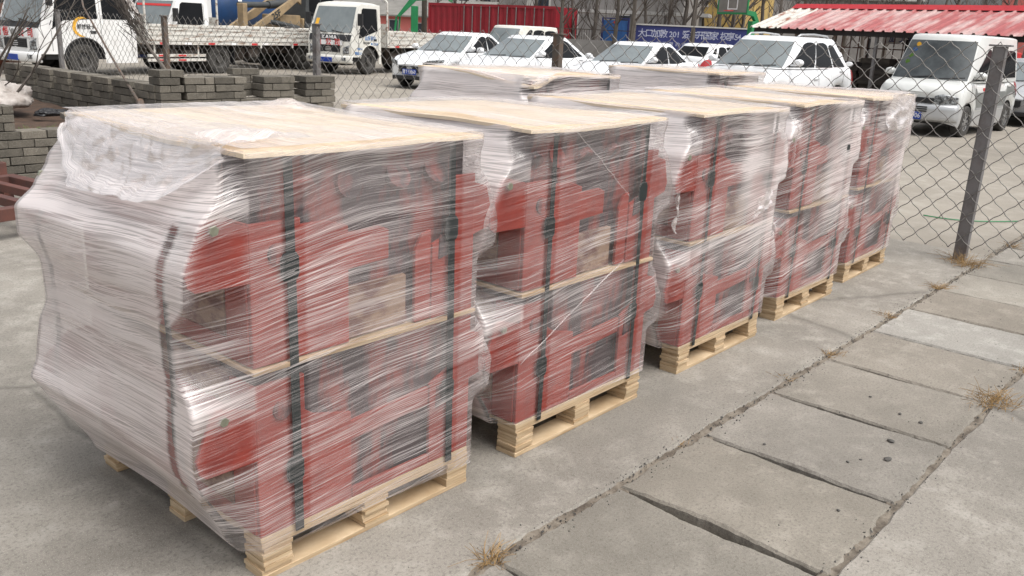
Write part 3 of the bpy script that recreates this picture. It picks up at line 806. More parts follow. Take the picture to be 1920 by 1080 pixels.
def wire_mesh(va, vb, ztop_a, ztop_b):
    b = MB(); c = .172; h = .165; rw = .0033
    n = int(round((vb-va)/c)); cw = (vb-va)/n
    rows = 10
    def zt(v): 
        t = (v-va)/(vb-va)
        return ztop_a+(ztop_b-ztop_a)*t - .035*math.sin(math.pi*t)
    def node(i, r, q):            # i in half cells along the fence, r in half rows downwards
        v = va+i*cw*.5
        z = zt(v)-r*h*.5
        return Vector((.0+q+.016*nz(v*.8, z), v-9.5+.014*nz(v*1.7, z*1.9, 4)+.008*nz(v*5, z*5, 2), z+.016*nz(v*1.3, z*1.7, 9)))
    for d in (1, -1):
        for k in range(-2*rows, 2*n+2*rows, 2):
            pts = []
            for r in range(0, 2*rows):
                i = k+r*d if d == 1 else k-r
                if 0 <= i <= 2*n:
                    # crimped wire: over and under at each crossing
                    q = .005*(1 if (r+i+(d > 0)) % 4 < 2 else -1)
                    p = node(i, r, q*1.0-.04)
                    if pts:
                        m0 = pts[-1]; dd = p-m0
                        perp = Vector((0, dd.z, -dd.y)).normalized()*.0048*d
                        pts += [m0+dd*.28+perp, m0+dd*.72-perp]
                    pts.append(p)
                elif pts: break
            if len(pts) > 3: b.tube(pts, rw, 4)
    # edge wire along the bottom
    return b.build('wire_mesh', 'fence_wire', fence, smooth=True)
ps = sorted(posts)
for (va, za, _), (vb, zb, _) in zip(ps, ps[1:]): wire_mesh(va, vb, za+.03, zb+.03)

# ================================================================ flower bed walls of grey bricks
def brick_course(b, p0, p1, z, h, thick, off, rnd, skip=None, blen=.235, nrm=(0, 1)):
    """one course from p0 to p1 (x,y); nrm points from the face into the wall"""
    d = Vector((p1[0]-p0[0], p1[1]-p0[1])); L = d.length; d /= L
    rz = math.atan2(d.y, d.x)
    t = -off
    while t < L-.01:
        a, e = max(t, 0), min(t+blen, L)
        if e-a > .05 and not (skip and skip((a+e)/2)):
            b.tone = rnd.uniform(.62, 1.32)
            j = rnd.uniform(-.008, .008)
            cx = p0[0]+d.x*(a+e)/2+nrm[0]*(thick/2+j); cy = p0[1]+d.y*(a+e)/2+nrm[1]*(thick/2+j)
            b.cbox((cx, cy, z+h/2+rnd.uniform(-.002, .002)), (e-a-.007, thick, h-.008), rz+rnd.uniform(-.03, .03))
        t += blen
BH = .079
def brick_wall(name, p0, p1, nrm, courses, zb, label, seed, piers=(), thick=.115):
    rnd = random.Random(seed); b = MB()
    for c in range(courses): brick_course(b, p0, p1, zb+c*BH, BH, thick, .115*(c % 2), rnd, nrm=nrm)
    o = b.build(name, 'brick', None, tone=True, bevel=.004); tag(o, label, 'wall')
    d = Vector((p1[0]-p0[0], p1[1]-p0[1])).normalized()
    for (t0, ln, n, dep) in piers:
        q = MB()
        for c in range(n):
            a = (p0[0]+d.x*(t0+rnd.uniform(-.008, .008)), p0[1]+d.y*(t0)); e = (a[0]+d.x*ln, a[1]+d.y*ln)
            a = (a[0]+nrm[0]*dep, a[1]+nrm[1]*dep); e = (e[0]+nrm[0]*dep, e[1]+nrm[1]*dep)
            brick_course(q, a, e, zb+(courses+c)*BH, BH, .235 if dep == 0 else .115, (.11 if c % 2 else 0), rnd, nrm=nrm)
        q.build('brick_pier', 'brick', o, tone=True, bevel=.004)
    return o
# front wall B: along +X, piers in two staggered rows
BV = 8.88
brick_wall('brick_wall', (4.60, BV), (6.86, BV), (0, 1), 9, .0, 'dark grey brick wall with toothed piers behind the nearest pallet', 3,
           [(.02, .42, 5, .12), (.42, .47, 4, 0), (.86, .46, 3, 0), (1.18, .46, 5, .13), (1.54, .46, 4, 0), (1.82, .42, 5, .13), (1.80, .47, 4, 0)][:0] +
           [(.0, .28, 4, .0), (.285, .345, 3, 0), (.635, .39, 3, 0), (1.24, .43, 3, 0), (1.82, .435, 3, 0), (.50, .46, 3, .25), (1.0, .40, 4, .25), (1.42, .44, 3, .25)], .23)
# side wall A, running away to the left with a stepped row of piers
aw = brick_wall('brick_wall', (4.58, 8.96), (4.58, 13.2), (1, 0), 8, .0, 'long grey brick wall with a row of square piers in front of the white truck', 5,
           [(.02+i*.52, .43, 3, 0) for i in range(8)], .23)
# low front wall C of the flower bed and its short return
brick_wall('brick_wall', (1.2, BV), (4.30, BV), (0, 1), 6, .0, 'low grey brick wall of the flower bed at the left edge', 7, [], .22)
rn = random.Random(9)
q = MB()
for c in range(3): brick_course(q, (2.60, BV+.02), (3.17, BV+.02), 6*BH+c*BH, BH, .22, .1*(c % 2), rn)
tag(q.build('brick_stack', 'brick', None, tone=True, bevel=.004), 'short stack of loose grey bricks on the low wall beside the soil', 'brick stack')
q = MB(); brick_course(q, (3.75, BV+.30), (4.4, BV+.16), .52, BH*.8, .23, 0, rn, blen=.4)
tag(q.build('coping_block', 'brick', None, tone=True, bevel=.006), 'flat grey block lying at the edge of the flower bed soil', 'block')
# soil, sack, weeds
b = MB(); b.grid(lambda a, c: (.8+3.75*a, BV+.2+4.4*c, .40+.10*c+.05*nz(a*6, c*6)+.03*nz(a*17, c*17)), 50, 50)
tag(b.build('soil', 'soil', smooth=True), kind='structure')
def sack(name, loc, sc, label, seed, m='bag'):
    b = MB()
    def f(a, c):
        th = 2*math.pi*a; ph = math.pi*c
        r = 1+.10*mn.noise(Vector((math.cos(th)*11*math.sin(ph), math.sin(th)*11*math.sin(ph), c*14+seed)))+.30*mn.noise(Vector((math.cos(th)*1.6*math.sin(ph), math.sin(th)*1.6*math.sin(ph), math.cos(ph)*1.6+seed)))+.12*mn.noise(Vector((math.cos(th)*5, math.sin(th)*5, c*6+seed)))
        return (sc[0]*r*math.sin(ph)*math.cos(th), sc[1]*r*math.sin(ph)*math.sin(th), max(-.5*sc[2], sc[2]*r*math.cos(ph)))
    b.grid(f, 80, 44); o = b.build(name, m, None, smooth=True); o.location = loc
    return tag(o, label, 'sack')
sack('plastic_sack', (3.62, 10.55, .62), (.33, .26, .17), 'crumpled white plastic sack lying on the flower bed soil', 3)
sack('plastic_sack', (3.98, 10.15, .49), (.17, .10, .05), 'flattened dark plastic sheet on the soil by the white sack', 8, 'black')
def tuft(name, loc, n, h, m, label, cat, group, spread=1.0, seed=0, sp0=.02):
    rnd = random.Random(seed); b = MB()
    for i in range(n):
        a = rnd.uniform(0, 2*math.pi); l = h*rnd.uniform(.3, 1.0); lean = rnd.uniform(.3, 1.45)*spread
        x, y = rnd.gauss(0, sp0), rnd.gauss(0, sp0)
        pts = []
        for k in range(4):
            t = k/3; pts.append((x+math.cos(a)*l*lean*t*(.5+.5*t), y+math.sin(a)*l*lean*t*(.5+.5*t), -.01+l*max(.05, (t-.45*t*t*lean*.9))))
        b.tube(pts, .0017, 3, 0, False, .0007)
    o = b.build(name, m); o.location = loc
    return tag(o, label, cat, group)
tg = 'dry grass tufts along the slab joints'
tuf = [(1.80, 1.57, 75, .10, 'dry grass tuft at the bottom edge of the joint beside the nearest pallet'),
       (2.95, 1.585, 22, .05, 'thin wisps of dry grass in the joint level with the second pallet'),
       (3.97, 1.59, 30, .06, 'small dry tuft at a slab corner level with the middle pallet'),
       (4.49, 1.57, 55, .075, 'flattened tan tuft in the joint between middle and fourth pallet'),
       (5.45, 1.60, 70, .07, 'long low mat of dry grass in the joint by the whitish slab'),
       (6.41, 1.575, 80, .09, 'dry grass clump in the joint opposite the farthest pallet'),
       (7.30, 1.64, 150, .17, 'tallest dry grass clump at the foot of the grey fence post'),
       (4.44, .755, 120, .13, 'spiky straw tuft on the right joint of the slabs'),
       (5.05, .745, 40, .07, 'small dry tuft at the right edge of the whitish slab'),
       (8.35, 1.53, 60, .11, 'dry grass beyond the fence at the far end of the joint')]
for i, (x, y, n, h, l) in enumerate(tuf): tuft('grass_tuft', (x, y, -.012), n, h, 'straw', l, 'grass tuft', tg, 1.15, i+40, .02 if n < 100 else .05)
for i, (x, y) in enumerate(((3.33, 9.16), (3.55, 9.18))): tuft('weed_patch', (x, y, .41), 60, .12, 'weed', ('low green weeds on the soil just behind the low wall', 'second patch of green weeds by the flat block')[i], 'weed', 'green weeds in the flower bed', .8, i+70, .08)['kind'] = 'stuff'
pb = [(3.92, .93, .009), (3.62, .96, .012), (3.44, .91, .013), (3.30, 1.02, .006), (3.36, .99, .005), (3.95, 1.03, .007), (2.02, 1.18, .008), (3.2, 1.33, .006), (2.9, .9, .006), (4.05, 1.2, .006)]
for i, (x, y, r) in enumerate(pb):
    b = MB()
    b.grid(lambda a, c: (r*1.35*math.sin(math.pi*c)*math.cos(6.2832*a)*(1+.5*nz(a*5, c*4, i)), r*math.sin(math.pi*c)*math.sin(6.2832*a)*(1+.4*nz(a*4, c*5, i+7)), r*.62*math.cos(math.pi*c)), 10, 7)
    o = b.build('pebble', 'stone'); o.location = (x, y, r*.5); o.rotation_euler.z = i*1.3
    tag(o, 'small dark pebble scattered on the pale cover slabs', 'pebble', 'pebbles scattered on the cover slabs')
# sand and grit washed into the joints
rnd = random.Random(77); b = MB()
for i in range(1500):
    u = rnd.uniform(1.0, 8.5); j = rnd.random()
    v = rnd.gauss(1.568, .03) if j < .55 else rnd.gauss(.765, .03) if j < .85 else rnd.uniform(.2, 2.0)
    r = rnd.uniform(.0012, .0042)*(1 if j < .85 else .8)
    z = .001 if not (.70 < v < 1.62) else .002
    b.add([(u+r*rnd.uniform(-1, 1), v+r*rnd.uniform(-1, 1), z+r*rnd.uniform(.7, 1.2)), (u-r, v-r*.8, z-.004), (u+r*.9, v-r, z-.004), (u+r, v+r*.8, z-.004), (u-r*.8, v+r, z-.004)], [(0, 1, 2), (0, 2, 3), (0, 3, 4), (0, 4, 1)])
tag(b.build('grit', 'stone'), 'fine dark grit and sand scattered along the slab joints', 'grit', kind='stuff')
# green twine on the lot
b = MB(); b.tube([(9.3+.55*t-.2*math.sin(3*t), 2.55-.75*t, -.02+.004) for t in [i/14 for i in range(15)]], .006, 5)
tag(b.build('twine', 'green_paint'), 'thin green twine lying on the lot behind the grey post', 'twine')
# red oxide steel frame lying at the left edge
fr = empty('steel_grating', (2.35, 7.3, 0), R(8), 'red brown steel grating frame lying on the ground at the left edge', 'steel grating')
b = MB()
for y in (-.62, .62): b.box(-1.2, .55, y-.045, y+.045, .14, .23)
for x in (-1.155, .505): b.box(x-.045, x+.045, -.574, .574, .141, .229)
b.build('outer_frame', 'rust_red', fr, bevel=.005)
for i in range(6): MB().box(-1.10+.27*i, -1.03+.27*i, -.574, .574, .16, .225).build('cross_bar', 'rust_red', fr, bevel=.004)
for x, y in ((-1.1, -.62), (.45, -.62), (-1.1, .62), (.45, .62)): MB().box(x-.04, x+.04, y-.04, y+.04, .0, .139).build('foot', 'rust_red', fr)
b = MB(); b.box(1.6, 2.95, 8.60, 8.66, .0, .24); b.box(1.6, 2.95, 8.66, 8.80, .0, .03)
tag(b.build('steel_channel', 'rust_red', bevel=.006), 'red brown steel channel standing against the foot of the low brick wall', 'steel channel')
# poles leaning on the fence at the left
b = MB(); b.tube([(4.47, 9.02, .62), (4.66, 9.9, .97), (5.25, 12.0, 1.62), (6.2, 14.3, 2.15)], [.018, .013, .012, .010], 6); b.tube([(4.45, 8.98, .58), (4.50, 9.14, .69)], .04, 8)
tag(b.build('leaning_pole', 'post_rust'), 'thin dark pole with a clamp at its foot, leaning over the long brick wall', 'pole')
st = empty('leaning_branch', (5.0, 9.2, .7), 0, 'bare leaning branch with a bundle of dry twigs and a torn white rag', 'branch')
pth = [(-.05, -.08, .0), (.02, .25, .22), (.06, .75, .50), (.1, 1.5, .95), (.2, 2.4, 1.6)]
MB().tube(pth, [.026, .02, .017, .013, .008], 6).build('stem', 'bark', st)
rnd = random.Random(4); b = MB()
for i in range(90):
    t = rnd.uniform(0, 1); c = Vector((.09, .80+.62*t, .52+.46*t)); d = Vector((rnd.gauss(0, .06), .35+rnd.gauss(0, .12), .28+rnd.gauss(0, .1)))*rnd.uniform(.5, 1)
    c += Vector((rnd.gauss(0, .06), rnd.gauss(0, .05), rnd.gauss(0, .05)))
    b.tube([c, c+d*.5+Vector((0, 0, .02)), c+d], .004, 3, 0, False)
b.build('twig_bundle', 'twig', st)
crumple('rag', lambda a, c: (.1+.12*c, 1.55-.4*a, .98+.10*math.sin(5*a)-.12*c), 16, 10, M_['bag'], st, 0, .05, 9, 4)

# ================================================================ bare shrub and trees
def branch(b, p, d, l, r, depth, rnd, spread, up=.12, n=4):
    pts = [p]; q = Vector(p); dd = Vector(d).normalized(); rr = [r]
    segs = 4
    for i in range(segs):
        dd = (dd+Vector((rnd.gauss(0, .14), rnd.gauss(0, .14), rnd.gauss(0, .06)+up*.4))).normalized()
        q = q+dd*(l/segs); pts.append(q.copy()); rr.append(r*(1-.5*(i+1)/segs))
    b.tube(pts, rr, n, 0, False)
    if depth <= 0: return
    k = rnd.randint(3, 4)
    for i in range(k):
        t = rnd.uniform(.35, 1); idx = min(segs, max(1, int(t*segs+.5))); pp = pts[idx]
        a = rnd.uniform(0, 2*math.pi)
        nd = (dd+Vector((math.cos(a)*spread, math.sin(a)*spread, rnd.uniform(-.1, .35)))).normalized()
        branch(b, pp, nd, l*rnd.uniform(.5, .78), rr[idx]*.62, depth-1, rnd, spread, up, 3)
sh = empty('bare_shrub', (3.55, 10.6, .45), 0, 'leafless shrub with grey curving stems at the top left corner', 'shrub')
rnd = random.Random(21)
for i in range(5):
    b = MB(); a = rnd.uniform(-.3, .9)
    branch(b, (rnd.gauss(0, .08), rnd.gauss(0, .08), -.05), (.35*math.sin(i*1.4)+.25, .35*math.cos(i*2), 1.0), 1.25, .017, 4, rnd, .75, .03)
    b.build('stem', 'bark', sh)
protos = []
def bare_tree(seed, h, r):
    rnd = random.Random(seed)
    root = empty('bare_tree')
    b = MB(); pts = [Vector((0, 0, -.1))]; rr = [r]; d = Vector((rnd.gauss(0, .04), rnd.gauss(0, .04), 1))
    for i in range(7):
        d = (d+Vector((rnd.gauss(0, .05), rnd.gauss(0, .05), .1))).normalized(); pts.append(pts[-1]+d*h/7); rr.append(r*(1-.8*(i+1)/7))
    b.tube(pts, rr, 7, 0, False); b.build('trunk', 'bark', root)
    b = MB()
    for i in range(15):
        t = rnd.uniform(.14, .97); k = min(6, int(t*7)); f = t*7-k; p = pts[k].lerp(pts[k+1], f); a = rnd.uniform(0, 6.283)
        branch(b, p, (math.cos(a)*.8, math.sin(a)*.8, .75), h*.24*(1.15-t*.6), r*.30*(1.1-t*.7), 2, rnd, .6, .18, 3)
    b.build('crown', 'twig', root)
    return root
tp = [(820, 64, 7, 0), (850, 60, 8, 1), (745, 66, 7, 2), (775, 70, 8, 3), (700, 72, 7.5, 1), (905, 66, 8, 2), (940, 70, 8, 0), (1000, 62, 8, 3),
      (1052, 46, 7, 1), (1078, 50, 6.5, 0), (1108, 48, 7.5, 2), (1150, 47, 6.5, 3), (1188, 46, 8, 1), (1216, 50, 7, 0), (1248, 47, 7, 2), (1276, 49, 7.5, 3), (1303, 46, 8.5, 1),
      (1322, 52, 7, 0), (1345, 47, 8, 2), (1368, 50, 7.5, 3), (1395, 47, 7, 1), (1430, 50, 8, 0), (1462, 56, 8, 2), (1500, 58, 8, 3), (1545, 58, 8.5, 1), (1585, 60, 8, 0), (1625, 57, 8.5, 2), (1665, 60, 8, 3), (1712, 57, 9, 1), (1755, 60, 8, 0), (1798, 54, 9, 2), (1842, 58, 8, 3), (1890, 55, 8.5, 1)]
tl = ['thin forked bare tree', 'upright bare tree', 'twiggy bare tree', 'thin bare sapling']
where = [(870, 'from left behind the pink shed'), (1040, 'from left behind the crimson container'), (1195, 'from left before the grey building'), (1420, 'from left behind the lettered wall'), (1640, 'from left behind the roof\'s pale end'), (2000, 'from left behind the red roof')]
variants = [bare_tree(100+i, 7.5, .13+.03*(i % 2)) for i in range(4)]
used = set(); count = {}
for i, (px, dp, h, k) in enumerate(sorted(tp)):
    o = variants[k] if k not in used else copy_tree(variants[k])
    used.add(k)
    o.location = at(px, dp); o.rotation_euler.z = i*1.7; s = h/7.5; o.scale = (s, s, s)
    wh = next(t for lim, t in where if px < lim)
    count[wh] = count.get(wh, 0)+1
    tag(o, tl[k]+', '+['first', 'second', 'third', 'fourth', 'fifth', 'sixth', 'seventh', 'eighth', 'ninth', 'tenth', 'eleventh', 'twelfth'][count[wh]-1]+' of those '+wh, 'tree', 'bare trees behind the parking lot')

# ================================================================ vehicles
def wheel_mb(r, wdt, spokes=0):
    t = MB(); t.lathe([(r*.60, -wdt/2), (r*.9, -wdt/2), (r, -wdt*.36), (r, wdt*.36), (r*.9, wdt/2), (r*.60, wdt/2), (r*.60, -wdt/2)], (0, 0, 0), 1, 26)
    m = MB()
    if spokes:
        m.lathe([(r*.62, -wdt*.45), (r*.56, -wdt*.42), (r*.56, wdt*.3), (r*.62, wdt*.3)], (0, 0, 0), 1, 22)
        for k in range(spokes):
            a = 2*math.pi*k/spokes
            m.prism([(math.cos(a+s)*q, math.sin(a+s)*q) for q, s in ((r*.1, -.5), (r*.58, -.17), (r*.58, .17), (r*.1, .5))], 1, -wdt*.42, -wdt*.3)
        m.cyl((0, -wdt*.44, 0), (0, -wdt*.2, 0), r*.15, 12)
    else:
        m.lathe([(r*.62, -wdt*.45), (r*.5, -wdt*.40), (r*.46, -wdt*.12), (r*.24, -wdt*.16), (r*.22, -wdt*.42), (.001, -wdt*.42)], (0, 0, 0), 1, 22)
        for k in range(6):
            a = 2*math.pi*k/6; m.cyl((r*.34*math.cos(a), -wdt*.2, r*.34*math.sin(a)), (r*.34*math.cos(a), -wdt*.11, r*.34*math.sin(a)), r*.045, 6)
    d = MB(); d.lathe([(r*.6, wdt*.1), (.001, wdt*.1)], (0, 0, 0), 1, 16)
    return t, m, d
def add_wheel(root, x, y, r, wdt, spokes, rim):
    t, m, d = wheel_mb(r, wdt, spokes)
    s = 1 if y < 0 else -1
    W = t.build('wheel', 'rubber', root, smooth='auto'); W.location = (x, y, r)
    if s < 0: W.rotation_euler.z = math.pi
    m.build('rim', rim, W, smooth='auto'); d.build('brake_disc', 'black', W)
    return W

def car(name, label, cat, loc, phi, L, W, H, ztop, green, xw, rw, glass_side, paint='white_paint', group='white cars parked beyond the fence', front='sedan', spokes=5, rails=False, plate=None, wide=(.90, .70), zsill=.20, blunt=.5, rear_glass=True, front_glass='glass_pale', sunroof=False, tail=True, lower=None, flip=False):
    """x runs from the nose (0) to the tail (L); -y is the driver's side"""
    root = empty(name, loc, phi, label, cat, group)
    HW = W/2; ra = rw+.055
    zt = lambda x: cinterp(ztop, x)
    def hw(x):
        a = max(0, 1-x/blunt); b = max(0, 1-(L-x)/(blunt*.75))
        return HW*(1-.34*a**2.4-.26*b**2.4)
    def zb(x):
        z = zsill+.10*max(0, 1-x/.35)**2+.10*max(0, 1-(L-x)/.4)
        for xc in xw:
            d = abs(x-xc)
            if d < ra: z = max(z, rw+math.sqrt(ra*ra-d*d))
        return z
    Q = [(0, .955), (.12, .985), (.34, 1.0), (.55, .998), (.72, .985), (.86, .955), (.95, .915), (1.0, .86)]
    def sec(x, q):
        """q 0..1 up the flank, 1..2 across the top to the middle"""
        b_, t_, h_ = zb(x), zt(x), hw(x)
        if q <= 1: return (interp(Q, q)*h_, b_+(t_-b_)*q if b_ < t_ else t_)
        k = q-1; return (h_*.86*(1-k), t_+.035*math.sin(k*math.pi/2))
    qs = [i/9 for i in range(10)]+[1+i/4 for i in range(1, 5)]
    xs = sorted(set([L*i/70 for i in range(71)]+[xc+s*ra*math.cos(R(a)) for xc in xw for s in (1, -1) for a in (0, 12, 28, 45, 65, 90)]))
    xs = [x for x in xs if 0 <= x <= L]
    b = MB(); vs = []; k = 2*len(qs)-1
    for x in xs:
        row = [sec(x, q) for q in qs]
        bow = .10*max(0, 1-x/.3)**1.5
        vs += [(x+0*bow, -y, z) for y, z in row]+[(x, y, z) for y, z in reversed(row[:-1])]
    fs = [(i*k+j, i*k+j+1, (i+1)*k+j+1, (i+1)*k+j) for i in range(len(xs)-1) for j in range(k-1)]
    # bowed nose and tail
    for e, xe in ((0, 0), (len(xs)-1, L)):
        row = list(range(e*k, e*k+k)); fs.append(tuple(row if e else reversed(row)))
    b.add(vs, fs)
    b.xf(lambda p: (p.x+(.13*(p.y/HW)**2*max(0, 1-p.x/.5)), p.y, p.z))
    body = b.build('body', [paint] if not lower else [paint, lower], root, smooth='auto')
    if lower:
        for p in body.data.polygons:
            if p.center.z < .52 and abs(p.normal.z) < .8: p.material_index = 1
    def patch(pname, x0, x1, q0, q1, sd, m, nx=8, nq=5, off=.006, par=None, shape=None):
        c = MB()
        def f(a, t):
            q_ = q0+(q1-q0)*t
            x = x0+(x1-x0)*a
            if shape: x, q_ = shape(a, t)
            y, z = sec(x, min(q_, 2)); y2, z2 = sec(x, min(q_+.03, 2)); y3, z3 = sec(x+.01, min(q_, 2))
            tv = Vector((0, y2-y, z2-z)); tx = Vector((.01, y3-y, z3-z)); n = tx.cross(tv)
            n = Vector((n.x, n.y, n.z)); n = n.normalized() if n.length > 1e-9 else Vector((0, 1, 0))
            if n.y < 0 and q_ <= 1: n = -n
            if n.z < 0 and q_ > 1: n = -n
            p = Vector((x, y, z))+n*off
            p.x += .13*(p.y/HW)**2*max(0, 1-p.x/.5)
            return (p.x, p.y*sd, p.z)
        c.grid(f, nx, nq); return c.build(pname, m, par or root, smooth=True)
    # underside
    c = MB(); c.box(.25, L-.25, -HW*.80, HW*.80, zsill+.03, .60); c.build('underbody', 'black', root)
    # greenhouse
    (xb0, xb1, xr1, xr0, zb0) = green
    w0, w1 = HW*wide[0], HW*wide[1]
    roofz = H-.05
    def gp(a, t, sd):
        xf_ = xb0+(xb1-xb0)*(t**.92); xr_ = xr0+(xr1-xr0)*(t**.9)
        w_ = w0+(w1-w0)*t**1.25; z = zb0+(roofz-zb0)*t
        bw = .17
        if a <= 1: 
            y = w_*.94*a; x = xf_+bw*(a**2.2)
        elif a <= 2:
            k_ = a-1; x = (xf_+bw+.05)+(xr_-.10-(xf_+bw+.05))*k_; y = w_*(1-.05*(2*k_-1)**4)
        else:
            k_ = 3-a; y = w_*.92*k_; x = xr_-.07*(k_**2.2)
        return Vector((x, y*sd, z))
    As = [i/6 for i in range(7)]+[1.02+.96*i/12 for i in range(13)]+[2+i/4 for i in range(5)]
    b = MB(); vs = []; ring = [(a, 1) for a in As]+[(a, -1) for a in reversed(As[1:-1])]
    T = [0, .12, .25, .4, .55, .7, .85, .95, 1.0]; n = len(ring)
    for t in T: vs += [tuple(gp(a, t, s)) for a, s in ring]
    cx = (xb1+xr1)/2
    for sc_, dz in ((.965, .022), (.88, .038), (.6, .047), (.25, .05)):
        for a, s in ring:
            p = gp(a, 1, s); vs.append((cx+(p.x-cx)*sc_, p.y*sc_, roofz+dz))
    fs = []
    for i in range(len(T)+3):
        for j in range(n): fs.append((i*n+j, i*n+(j+1) % n, (i+1)*n+(j+1) % n, (i+1)*n+j))
    fs.append(tuple((len(T)+3)*n+j for j in range(n)))
    b.add(vs, fs); b.build('cabin', paint, root, smooth='auto')
    def gpatch(pname, a0, a1, t0, t1, sd, m, shape=None, na=8, nt=6, off=.007):
        c = MB()
        def f(u, v):
            a, t = a0+(a1-a0)*u, t0+(t1-t0)*v
            if shape: a, t = shape(u, v)
            p = gp(a, t, sd); pa = gp(min(a+.02, 3), t, sd)-gp(max(a-.02, 0), t, sd); pt = gp(a, t+.02, sd)-gp(a, max(0, t-.02), sd)
            nn = pa.cross(pt); nn = nn.normalized() if nn.length > 1e-9 else Vector((0, sd, 0))
            if nn.dot(p-Vector((cx, 0, p.z))) < 0: nn = -nn
            return p+nn*off
        c.grid(f, na, nt); return c.build(pname, m, root, smooth=True)
    c = MB()
    def fw(u, v):
        a = 2*u-1; t = .035+.86*v; aa = abs(a)*.97; p = gp(aa, t, 1 if a >= 0 else -1)
        d = Vector((-(roofz-zb0), 0, (xb1-xb0))).normalized(); d = Vector((d.x, .12*a, abs(d.z)*.7)).normalized()
        return p+d*.009
    c.grid(fw, 18, 8); c.build('windscreen', front_glass, root, smooth=True)
    if rear_glass:
        c = MB()
        def fr_(u, v):
            a = 2*u-1; p = gp(3-abs(a)*.9, .12+.74*v, 1 if a >= 0 else -1); return p+Vector((.009, 0, .004))
        c.grid(fr_, 12, 6); c.build('rear_window', 'glass', root, smooth=True)
    for sd in (-1, 1):
        for (a0, a1, sh0, sh1, t0, t1) in glass_side:
            # slanted ends: sh shift of each end with height
            gpatch('side_window', 0, 0, 0, 0, sd, 'glass', lambda u, v: (1+(a0+sh0*v)+((a1+sh1*v)-(a0+sh0*v))*u, t0+(t1-t0)*v*(1-.10*abs(2*u-1)**3 if True else 1)), 8, 6)
        # door lines
        for dx in (xb0+.28, (xb0+xr0)/2-.08, xr0-.62):
            patch('door_gap', dx, dx+.012, .12, .97, sd, 'black', 1, 8, .003)
        for dx in ((xb0+xr0)/2-.30, xr0-.80):
            c = MB(); y, z = sec(dx, .78); c.box(dx, dx+.17, min(y*sd, y*sd+.03*sd), max(y*sd, y*sd+.03*sd), z-.016, z+.016); c.build('door_handle', paint, root, bevel=.008)
        # mirror
        c = MB(); mx = xb0+.42; my = (hw(mx)*.95)
        c.lathe([(.001, -.05), (.06, -.045), (.085, -.01), (.09, .045), (.075, .06), (.001, .06)], (0, 0, 0), 0, 16)
        c.xf(lambda p: (p.x+mx-.02, p.y*1.15+(my+.10)*sd, p.z*.78+zb0+.13))
        c.box(mx-.02, mx+.03, min(my*sd*.93, (my+.05)*sd), max(my*sd*.93, (my+.05)*sd), zb0+.06, zb0+.10)
        c.build('mirror', paint, root, smooth='auto')
        add_wheel(root, xw[0], (HW-.115)*sd, rw, .21, spokes, 'rim'); add_wheel(root, xw[1], (HW-.115)*sd, rw, .21, spokes, 'rim')
        # lamps
        def nose_x(y):
            if y <= hw(0): return .13*(y/HW)**2
            lo, hi = 0, 1.2
            for _ in range(30):
                m_ = (lo+hi)/2
                if hw(m_) < y: lo = m_
                else: hi = m_
            return lo+.13*(y/HW)**2*max(0, 1-lo/.5)
        (ya, yb, za, zb_, sl) = {'van': (.38, .755, .60, .79, .05), 'suv': (.40, .90, .70, .80, .10)}.get(front, (.40, .845, .60, .70, .13))
        c = MB()
        def lampf(a, t):
            y = ya+(yb-ya)*a; z = za+sl*a+(zb_-za)*t*(.55+.45*math.sin(math.pi*min(1, .25+a*.75)))
            return (nose_x(y)-.014, y*sd, z)
        c.grid(lampf, 14, 5); hl_ = c.build('headlight', 'lamp_clear', root, smooth=True, solid=.012)
        c = MB(); c.grid(lambda a, t: (lampf(.02+.96*a, 0)[0]-.002, lampf(.02+.96*a, 0)[1], lampf(.02+.96*a, 0)[2]-.012+.02*t), 14, 1); c.build('lamp_trim', 'black', hl_, solid=.006)
        if tail: patch('tail_light', L-.34, L-.005, .60, .93, sd, 'lamp_red', 6, 5, .008)
        if front == 'van':
            c = MB(); c.lathe([(.001, -.015), (.07, -.01), (.095, .03), (.09, .05)], (.045, .50*sd, .50), 0, 16); c.build('fog_lamp', 'lamp_clear', root, smooth='auto')
    zn = zt(0)
    # nose: grille, bumper opening, number plate
    xg = -.012
    if front == 'van':
        c = MB(); c.box(xg-.004, .05, -.37, .37, .64, .73); c.build('grille', 'black', root, bevel=.01)
        c = MB(); c.box(-.05, .14, -.70, .70, .33, .62); c.xf(lambda p: (p.x+.18*(p.y/HW)**2, p.y, p.z)); 
        c = MB(); c.grid(lambda a, t: ((-.045+.20*(abs(2*a-1))**3 + (.05 if t in (0, 1) else 0)), (2*a-1)*(HW*.99), .30+.32*t), 24, 6)
        c.build('bumper', 'silver', root, smooth=True, solid=.03)
        c = MB()
        for k_ in range(3): c.box(-.078, -.04, -.30, .30, .47+.04*k_, .49+.04*k_)
        c.build('air_intake', 'black', root)
        pz, pxx = .39, -.085
    else:
        c = MB()
        for k_ in range(4): c.box(xg, .06, -.34+.01*k_, .34-.01*k_, zn-.15+.035*k_, zn-.135+.035*k_)
        c.box(xg+.012, .06, -.36, .36, zn-.17, zn-.01)
        gr = c.build('grille', 'black', root, bevel=.006)
        c = MB(); c.lathe([(.001, -.012), (.05, -.01), (.062, .0)], (xg-.002, 0, zn-.085), 0, 14); c.xf(lambda p: (p.x, p.y*1.5, p.z), 0); c.build('badge', 'rim', gr)
        c = MB(); c.box(xg-.004, .08, -.55, .55, .245, .34); c.build('air_intake', 'black', root, bevel=.015)
        pz, pxx = .44, -.03
    c = MB(); c.box(pxx, pxx+.02, -.22, .22, pz-.07, pz+.07); pl = c.build('number_plate', 'plate_blue', root, bevel=.006)
    if plate: text(plate, .125, 'white_ink', pl, (pxx-.003, 0, pz), ((0, -1, 0), (0, 0, 1), (-1, 0, 0)), .001, sx=.82)
    # wipers
    c = MB()
